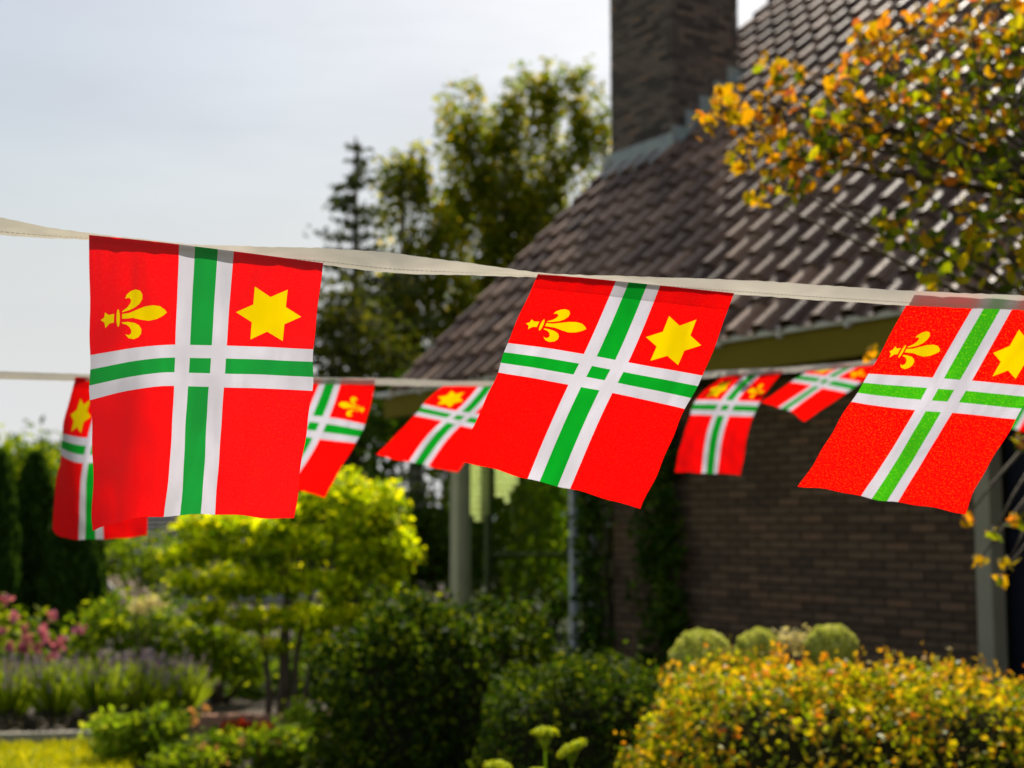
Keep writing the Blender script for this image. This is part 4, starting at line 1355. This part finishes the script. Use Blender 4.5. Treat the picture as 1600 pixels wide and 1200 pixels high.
# lavender plants along the edging
for i, (px, Y, s) in enumerate([(-60, 11.1, 1), (25, 11.1, 1.0), (95, 11.15, 1.05), (165, 11.2, 1.05), (230, 11.35, 1.0), (292, 11.5, .9)]):
    place = ['cut off at the left edge', 'below the pink flowers', 'second from the left edge, by the lawn', 'in the middle of the row', 'next to the last of the row', 'last of the row, by the golden tree'][i]
    p = at(px, 820, Y)
    lv = empty('lavender_plant', (p.x, Y, 0), label='grey-green lavender with faded purple spikes, ' + place, cat='lavender', group='row of lavender along the lawn edging')
    m_ = 420
    a = rng.uniform(0, 2 * PI, m_); r_ = np.abs(rng.normal(0, .5, m_)).clip(0, 1)
    b0 = np.stack([p.x + .08 * np.cos(a) * r_, Y + .08 * np.sin(a) * r_, np.full(m_, .12)], -1)
    yv = np.stack([np.cos(a) * r_ * .95, np.sin(a) * r_ * .95, np.full(m_, 1.0)], -1); yv /= np.linalg.norm(yv, axis=1, keepdims=True)
    xv = np.cross(yv, rng.normal(size=(m_, 3))); xv /= np.linalg.norm(xv, axis=1, keepdims=True)
    ln = .40 * s * rng.uniform(.55, 1.1, m_)
    V_, F2 = leaves_np(b0, 1, T_NEEDLE, frames=(xv * .09, yv * ln[:, None], xv * 0), var=0)
    tag(np_mesh('stems', V_, F2, M['lav_leaf'], lv, offset=np.array(lv.location)), kind='stuff')
    tips = b0 + yv * ln[:, None]
    keep = rng.uniform(0, 1, m_) < .24
    tq = np.concatenate([tips[keep] + yv[keep] * d_ for d_ in (.0, .02, .04, .06, .08)])
    foliage('flower_spikes', tq, .03, T_LEAF, M['lav_flower'], lv, flat=0, stuff=True)
    q = rng.normal(size=(420, 3)); q /= np.linalg.norm(q, axis=1, keepdims=True); q[:, 2] = np.abs(q[:, 2])
    P_ = np.array([p.x, Y - .05, .02]) + q * np.array([.21, .2, .20]) * rng.uniform(.75, 1, (420, 1))
    foliage('base_foliage', P_, .05, T_LEAF, M['lav_base'], lv, flat=0, stuff=True)


def hedge(name, px, Y, boxpx, depth, mat, label, n_, size, T, power=4.0, cat='hedge', rough=.05, top_bumps=(), sprigs=0):
    """clipped shrub: rounded block from px range and top, standing on the ground"""
    x0, x1, ytop = boxpx
    p = at(px, 820, Y)
    t = empty(name, (p.x, Y, 0), label=label, cat=cat)
    ax = (at(x1, 820, Y).x - at(x0, 820, Y).x) / 2
    cx = (at(x1, 820, Y).x + at(x0, 820, Y).x) / 2
    Hh = at(px, ytop, Y).z
    u = rng.normal(size=(n_, 3)); u[:, 2] = np.abs(u[:, 2]) * 1.0
    nn = (np.abs(u) ** power).sum(1) ** (1 / power)
    u = u / nn[:, None]
    ph = rng.uniform(0, 6, 4)
    lump = 1 + rough * (np.sin(u[:, 0] * 7 + ph[0]) * np.cos(u[:, 1] * 6 + ph[1]) + .8 * np.sin(u[:, 0] * 15 + u[:, 1] * 11 + ph[2]) + .6 * np.sin(u[:, 2] * 12 + u[:, 0] * 5 + ph[3]))
    rr = lump * (1 - np.abs(rng.normal(0, .07, n_)))
    P_ = np.array([cx, Y, 0]) + u * rr[:, None] * np.array([ax, depth, Hh])
    for (bx_, bw_, bh_) in top_bumps:
        P_[:, 2] *= 1 + bh_ * np.exp(-((P_[:, 0] - at(bx_, 820, Y).x) / (bw_ / FPX * Y)) ** 2)
    V_, F2 = leaves_np(P_, size, T, flat=.0)
    tag(np_mesh('foliage', V_, F2, M[mat], t, offset=np.array(t.location)), kind='stuff')
    if sprigs:
        k_ = rng.integers(0, n_, sprigs)
        src = P_[k_][P_[k_][:, 2] > Hh * .55]
        q = np.concatenate([src + np.array([0, 0, 1]) * d_ + rng.normal(size=src.shape) * .012 for d_ in np.linspace(0, .09, 5)])
        V_, F2 = leaves_np(q, size * .9, T, flat=.1)
        tag(np_mesh('sprigs', V_, F2, M['orange_sprig' if mat == 'orange_hedge' else mat], t, offset=np.array(t.location)), kind='stuff')
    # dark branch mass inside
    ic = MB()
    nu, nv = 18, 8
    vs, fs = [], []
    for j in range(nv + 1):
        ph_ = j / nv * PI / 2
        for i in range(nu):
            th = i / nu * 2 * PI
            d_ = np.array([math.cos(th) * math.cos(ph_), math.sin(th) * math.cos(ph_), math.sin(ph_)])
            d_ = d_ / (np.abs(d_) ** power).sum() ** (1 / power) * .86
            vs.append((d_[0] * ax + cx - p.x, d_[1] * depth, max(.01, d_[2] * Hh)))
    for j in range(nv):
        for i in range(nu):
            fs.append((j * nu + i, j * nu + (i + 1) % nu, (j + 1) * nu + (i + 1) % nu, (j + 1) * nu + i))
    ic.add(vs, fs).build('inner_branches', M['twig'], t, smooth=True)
    return t, P_


hedge('dark_shrub', 690, 8.3, (512, 878, 955), .6, 'hedge_leaf', 'large dark green rounded shrub in the middle, below the corner post', 15000, .045, T_OVAL, power=4.4, cat='shrub', rough=.07, sprigs=500)
hedge('low_hedge', 900, 7.3, (745, 1085, 1042), .5, 'hedge_leaf', 'low dark green clipped hedge left of the golden orange hedge', 11000, .032, T_OVAL, power=4.2, rough=.045, sprigs=160)
hedge('golden_hedge', 1330, 6.4, (988, 1720, 1060), .62, 'orange_hedge', 'golden orange leaved hedge along the lower right', 19000, .034, T_OVAL, power=5.0, rough=.05, sprigs=900, top_bumps=((1205, 120, .055), (1480, 90, -.02), (1640, 120, -.05)))

# pale green domes before the wall
for i, (px, py, r_, Y, lab) in enumerate([(1095, 1030, 47, 7.35, 'leftmost pale green dome before the brick wall, standing alone'), (1186, 1020, 38, 7.45, 'middle pale green dome, just touching the golden hedge'),
                                          (1298, 1014, 39, 7.3, 'rightmost and highest pale green dome before the brick wall')]):
    c = at(px, py, Y)
    t = empty('round_shrub', (c.x, Y, 0), label=lab, cat='shrub', group='pale green rounded domes')
    rm = r_ / FPX * Y
    u = rng.normal(size=(5200, 3)); u /= np.linalg.norm(u, axis=1, keepdims=True)
    rr = rm * (1 - np.abs(rng.normal(0, .04, 5200))) * (1 + .06 * np.sin(u[:, 0] * 6 + i) * np.cos(u[:, 2] * 5 + i * 2) + .03 * np.sin(u[:, 0] * 13 + u[:, 2] * 9))
    V_, F2 = leaves_np(np.array(c) + u * rr[:, None] * (1, 1, .95), .020, T_OVAL, flat=0)
    tag(np_mesh('foliage', V_, F2, M['pale_green'], t, offset=np.array(t.location)), kind='stuff')
    tube_part('stem', [([(c.x, Y, 0), (c.x + .01, Y, c.z * .5), (c.x, Y, c.z)], [.025, .02, .015])], M['bark'], t)
# white-green hydrangea heads peeping between them
hy = empty('hydrangea', at(1240, 820, 7.4).to_2d().to_3d(), label='whitish green flower heads between the two right domes', cat='flowering shrub')
for px, py in ((1228, 1000), (1248, 1004), (1262, 1010)):
    c = np.array(at(px, py, 7.4))
    foliage('flower_head', c + rng.normal(size=(120, 3)) * .03, .03, T_OVAL, M['cream'], hy, flat=.2, stuff=True)
    tube_part('stem', [([(c[0], 7.4, 0), (c[0], 7.4, c[2])], [.008, .005])], M['bark'], hy, 4)

# climbers on the wall and the window edge
def climber(xl, zlist, label, n_=1500, half=.16):
    base = to_world((xl, -.10, 0))
    t = empty('climbing_plant', base, label=label, cat='climbing plant', group='climbers on the house front')
    P_ = []
    st = []
    for s_ in range(3):
        off = (s_ - 1) * half * .6
        pts = [to_world((xl + off + math.sin(z_ * 4 + s_) * .05, -.05, z_)) for z_ in np.linspace(0, zlist[-1][0], 9)]
        st.append((pts, [.012] * 8 + [.004]))
    zs = np.array([q[0] for q in zlist]); wd = np.array([q[1] for q in zlist])
    m2 = n_ // 12
    zc = rng.uniform(.05, zs[-1], m2)
    wc = np.interp(zc, zs, wd)
    for z_, w_ in zip(zc, wc):
        xo = xl + rng.normal() * w_ * .5
        for _ in range(12):
            P_.append(to_world((xo + random.gauss(0, .06), -.08 - abs(random.gauss(0, .06)), z_ + random.gauss(0, .07))))
    tube_part('stem', st, M['bark'], t, 5)
    foliage('foliage', np.array(P_), .075, T_OVAL, M['dark_leaf'], t, flat=.1, stuff=True)


climber(-3.0, [(.05, .22), (1.0, .20), (1.7, .16), (2.5, .10)], 'dark climber beside the pale window mullions')
climber(-2.05, [(.05, .30), (1.0, .32), (1.6, .24), (2.2, .14), (2.45, .06)], 'dark climber on the brick wall behind the pale green domes', n_=2000)

# small plants lower left
def tuft(px, Y, top, half, mat, label, n_=260, cat='plant', size=.05, tip=None, name='leafy_plant', group=None, w_=1.0):
    p = at(px, 820, Y)
    t = empty(name, (p.x, Y, 0), label=label, cat=cat, group=group)
    Hh = at(px, top, Y).z; rx = half / FPX * Y
    st, P_ = [], []
    for i in range(max(6, n_ // 14)):
        a = random.uniform(0, 2 * PI); r_ = random.uniform(.1, 1)
        tipv = Vector((p.x + rx * r_ * math.cos(a), Y + rx * .7 * r_ * math.sin(a), Hh * random.uniform(.72, 1) * (1 - .25 * r_)))
        b_ = Vector((p.x + rx * .3 * r_ * math.cos(a), Y + rx * .25 * r_ * math.sin(a), 0))
        st.append(([b_, b_.lerp(tipv, .55) + Vector((0, 0, .04)), tipv], [.006, .004, .002]))
        for k_ in range(14):
            f = random.uniform(.12, 1.02)
            q = b_.lerp(tipv, f)
            P_.append((q.x + random.gauss(0, .03), q.y + random.gauss(0, .03), max(.02, q.z + random.gauss(0, .03))))
    tube_part('stem', st, M['lime_leaf'] if mat == 'lime_leaf' else M['bark'], t, 4)
    foliage('foliage', np.array(P_), size, T_OVAL, M[mat], t, flat=.15, stuff=True)
    return t, Hh, rx


tuft(192, 9.8, 1108, 44, 'lime_leaf', 'lime green plant with pale tips beside the lawn corner', n_=1300)
tuft(245, 9.8, 1105, 42, 'mid_leaf', 'taller mid green plant right of the lime green one', n_=1200)
tuft(265, 10.3, 1095, 40, 'lime_leaf', 'bright lime plant behind the mid green one', n_=1100)
tuft(340, 9.6, 1146, 70, 'mid_leaf', 'low green plant with apricot flowers below the red blooms', n_=1600)
tuft(300, 9.3, 1172, 60, 'mid_leaf', 'low leafy plant cut by the lower edge, right of the tall mid green plant', n_=1200)
tuft(440, 9.5, 1132, 66, 'mid_leaf', 'low mixed green plant under the golden tree stems', n_=1600)
tuft(480, 10.2, 1085, 40, 'lime_leaf', 'pale green upright plant right of the golden tree stems', n_=600)
rp, Hr, rxr = tuft(375, 10.4, 1128, 50, 'mid_leaf', 'plant with a flat cluster of red flowers', n_=500, cat='flowering plant', name='red_flower')
for i in range(14):
    c = np.array(at(345 + i * 5.6 + random.uniform(-3, 3), 1137 + random.uniform(-7, 7), 10.25 + random.uniform(-.1, .1)))
    foliage('flower', c + rng.normal(size=(16, 3)) * .018, .045, T_OVAL, M['red_petal'], rp, flat=.4, stuff=True)
op = empty('apricot_flower', at(350, 820, 9.5).to_2d().to_3d(), label='scattered small apricot flowers below the red blooms', cat='flowering plant')
stl = []
for px, py in ((318, 1163), (336, 1170), (376, 1160), (300, 1112), (304, 1128), (322, 1108), (352, 1185), (410, 1178), (435, 1160)):
    c = np.array(at(px, py, 9.4))
    foliage('flower', c + rng.normal(size=(12, 3)) * .014, .036, T_OVAL, M['apricot'], op, flat=.4, stuff=True)
    stl.append(([(c[0] + .02, 9.45, 0), tuple(c)], [.005, .003]))
tube_part('stem', stl, M['bark'], op, 4)
bk = empty('brick_edging', at(360, 820, 11.3).to_2d().to_3d(), label='short run of red edging bricks behind the red flowers', cat='edging')
bme = MB().box(-.10, .10, -.05, .05, 0, .12).mesh('brick', M['red_brick'])
for i in range(8):
    o = link(bpy.data.objects.new('brick', bme), bk)
    o.location = (-.75 + i * .21, random.uniform(-.01, .01), random.uniform(0, .015)); o.rotation_euler = (0, random.uniform(-.03, .03), 0)

# sedum with two lime flower heads near the bottom
sd_ = empty('sedum_plant', at(865, 820, 5.6).to_2d().to_3d(), label='plant with flat lime yellow flower heads in front of the dark hedge', cat='flowering plant')
stl = []
for px, py, hw, tilt in ((852, 1148, 19, .0), (893, 1172, 22, -.5), (778, 1200, 20, .1), (840, 1212, 18, 0)):
    c = np.array(at(px, py, 5.55))
    m_ = 420
    a = rng.uniform(0, 2 * PI, m_); r_ = np.sqrt(rng.uniform(0, 1, m_)) * hw / FPX * 5.55
    P_ = np.stack([c[0] + r_ * np.cos(a), 5.55 + r_ * np.sin(a), c[2] + .02 - (r_ / .05) ** 2 * .016 + rng.normal(0, .004, m_) - tilt * r_ * np.cos(a)], -1)
    foliage('flower_head', P_, .020, T_OVAL, M['sedum'], sd_, flat=.6, stuff=True)
    stl.append(([(c[0] - .02, 5.6, 0), (c[0], 5.57, c[2] * .6), (c[0], 5.55, c[2])], [.007, .005, .004]))
    for k_ in range(7):
        b_ = Vector((c[0], 5.55, c[2] - .01))
        stl.append(([b_ - Vector((0, 0, .05)), b_ + Vector((math.cos(k_) * .03, math.sin(k_) * .03, .012))], [.003, .002]))
tube_part('stem', stl, M['lime_leaf'], sd_, 5)
P_ = []
for k_ in range(90):
    c = at(random.choice((852, 893, 800)) + random.gauss(0, 10), random.uniform(1205, 1400), 5.57)
    P_.append(c)
foliage('leaves', np.array(P_), .06, T_OVAL, M['mid_leaf'], sd_, flat=.3, stuff=True)

# ------------------------------------------------------------------ autumn tree reaching in from the right
TB = Vector((3.0, 6.6, 0))
at_tree = empty('autumn_tree', TB, label='tree with orange and green autumn leaves reaching in from the right', cat='tree')
crown_c = [  # px, py, radius px, Y, share of orange
    (1105, 185, 24, 5.9, 1), (1140, 170, 34, 5.9, 1), (1175, 205, 34, 5.8, .9), (1160, 240, 26, 5.8, .85), (1215, 175, 36, 5.8, .9), (1210, 110, 26, 6.0, .8), (1245, 120, 28, 6.0, .85), (1262, 215, 36, 5.7, .7), (1180, 310, 16, 5.8, .95),
    (1235, 250, 34, 5.7, .5), (1210, 285, 28, 5.7, .5), (1290, 180, 38, 5.8, .75), (1300, 250, 36, 5.7, .5), (1250, 295, 24, 5.7, .4), (1345, 75, 32, 6.0, .95), (1375, 50, 34, 6.0, .95), (1420, 60, 36, 6.0, .8), (1330, 125, 34, 5.9, .8), (1390, 115, 38, 5.9, .6),
    (1350, 180, 40, 5.8, .55), (1410, 175, 42, 5.8, .35), (1365, 235, 38, 5.7, .5), (1430, 235, 40, 5.7, .25), (1470, 30, 40, 6.0, .9), (1520, 60, 42, 5.9, .6), (1465, 110, 42, 5.9, .4), (1530, 130, 44, 5.8, .3), (1585, 60, 44, 5.9, .3),
    (1590, 150, 44, 5.8, .15), (1480, 180, 42, 5.8, .3), (1545, 205, 44, 5.7, .2), (1500, 260, 38, 5.7, .25), (1570, 275, 42, 5.6, .1), (1440, 300, 30, 5.6, .3), (1590, 340, 42, 5.6, .1), (1530, 340, 36, 5.6, .2), (1380, 345, 22, 5.5, .15),
    (1410, 360, 30, 5.5, .1), (1460, 380, 34, 5.5, .25), (1520, 400, 40, 5.5, .15), (1585, 415, 44, 5.5, .1), (1455, 430, 26, 5.5, .2), (1560, 10, 44, 6.0, .5), (1640, 100, 50, 5.8, .2), (1650, 250, 50, 5.7, .2), (1650, 400, 50, 5.6, .1), (1700, 20, 50, 6, .3),
    (1366, 548, 9, 5.5, .9),
    (1512, 808, 9, 5.6, .9), (1528, 878, 11, 5.6, .9), (1552, 835, 10, 5.6, .5), (1585, 812, 13, 5.6, .8), (1575, 880, 12, 5.6, .9), (1560, 905, 7, 5.6, .6), (1590, 690, 14, 5.6, .6)]
ls = []
forks = [Vector((2.75, 6.4, 2.2)), Vector((2.55, 6.2, 3.0)), Vector((2.7, 6.3, 3.6))]
tube_part('trunk', [([TB, TB + Vector((-.08, -.05, 1.1)), forks[0], forks[1], forks[2], Vector((2.75, 6.3, 4.6))], [.11, .10, .085, .07, .05, .02])], M['bark'], at_tree, 9)
leafP, leafO = [], []
for (px, py, r_, Y, sh_) in crown_c:
    c = at(px, py, Y)
    fk = min(forks, key=lambda f: abs(f.z - c.z + .4))
    ls += branchy(fk, [c], .020, tip=.15)
    nlf = int(4 + r_ * r_ / 41)
    for k_ in range(nlf):
        q = at(px + random.gauss(0, r_ * .55), py + random.gauss(0, r_ * .55), Y + random.gauss(0, .16))
        leafP.append(q); leafO.append(random.random() < sh_ * 1.02)
        if k_ % 4 == 0:
            ls.append(([c, c.lerp(q, .5) + Vector((0, 0, .02)), q], [.006, .004, .002]))
tube_part('branch', ls, M['bark'], at_tree, 5)
small = MB(); small.v = [tuple(q * .070) for q in T_LOBED[0]]; small.f = list(T_LOBED[1])
ov_ = MB(); ov_.v = [tuple(q * .060) for q in T_OVAL[0]]; ov_.f = list(T_OVAL[1])
variants = {True: [small.mesh('leaf', M['autumn_leaf']), ov_.mesh('leaf', M['autumn_leaf'])], False: [small.mesh('leaf', M['autumn_green']), ov_.mesh('leaf', M['autumn_green'])]}
order = list(range(len(leafP)))
inview = [i for i in order if at(1610, 0, leafP[i].y).x > leafP[i].x]
random.shuffle(inview)
solo = set(inview[:298])
xx_, yy_, zz_ = rand_rot(len(leafP), .12)
for i in solo:
    o = link(bpy.data.objects.new('leaf', variants[leafO[i]][0 if random.random() < .3 else 1]), at_tree)
    s_ = random.uniform(.7, 1.2)
    Mx = Matrix(((xx_[i][0], yy_[i][0], zz_[i][0]), (xx_[i][1], yy_[i][1], zz_[i][1]), (xx_[i][2], yy_[i][2], zz_[i][2]))).to_4x4()
    o.matrix_local = Matrix.Translation(leafP[i] - TB) @ Mx @ Matrix.Scale(s_, 4)
M['autumn_orange_mass'] = leaf_mat('orange_leaf_mass', [(0, (0.26, 0.22, 0.003)), (0.3, (0.42, 0.27, 0.003)), (0.75, (0.60, 0.29, 0.004)), (0.95, (0.55, 0.17, 0.02)), (1, (0.5, 0.12, 0.06))], trans=0.55, tboost=1.35)
M['autumn_green_mass'] = leaf_mat('green_leaf_mass', [(0, (0.030, 0.060, 0.003)), (0.35, (0.10, 0.16, 0.004)), (0.7, (0.24, 0.29, 0.004)), (0.92, (0.40, 0.34, 0.005)), (1, (0.46, 0.18, 0.012))], trans=0.55, tboost=1.5)
for fl, mk in ((True, 'autumn_orange_mass'), (False, 'autumn_green_mass')):
    P_ = np.array([tuple(leafP[i]) for i in order if i not in solo and leafO[i] == fl])
    foliage('foliage', P_, .058, T_OVAL, M[mk], at_tree, flat=.12, stuff=True)
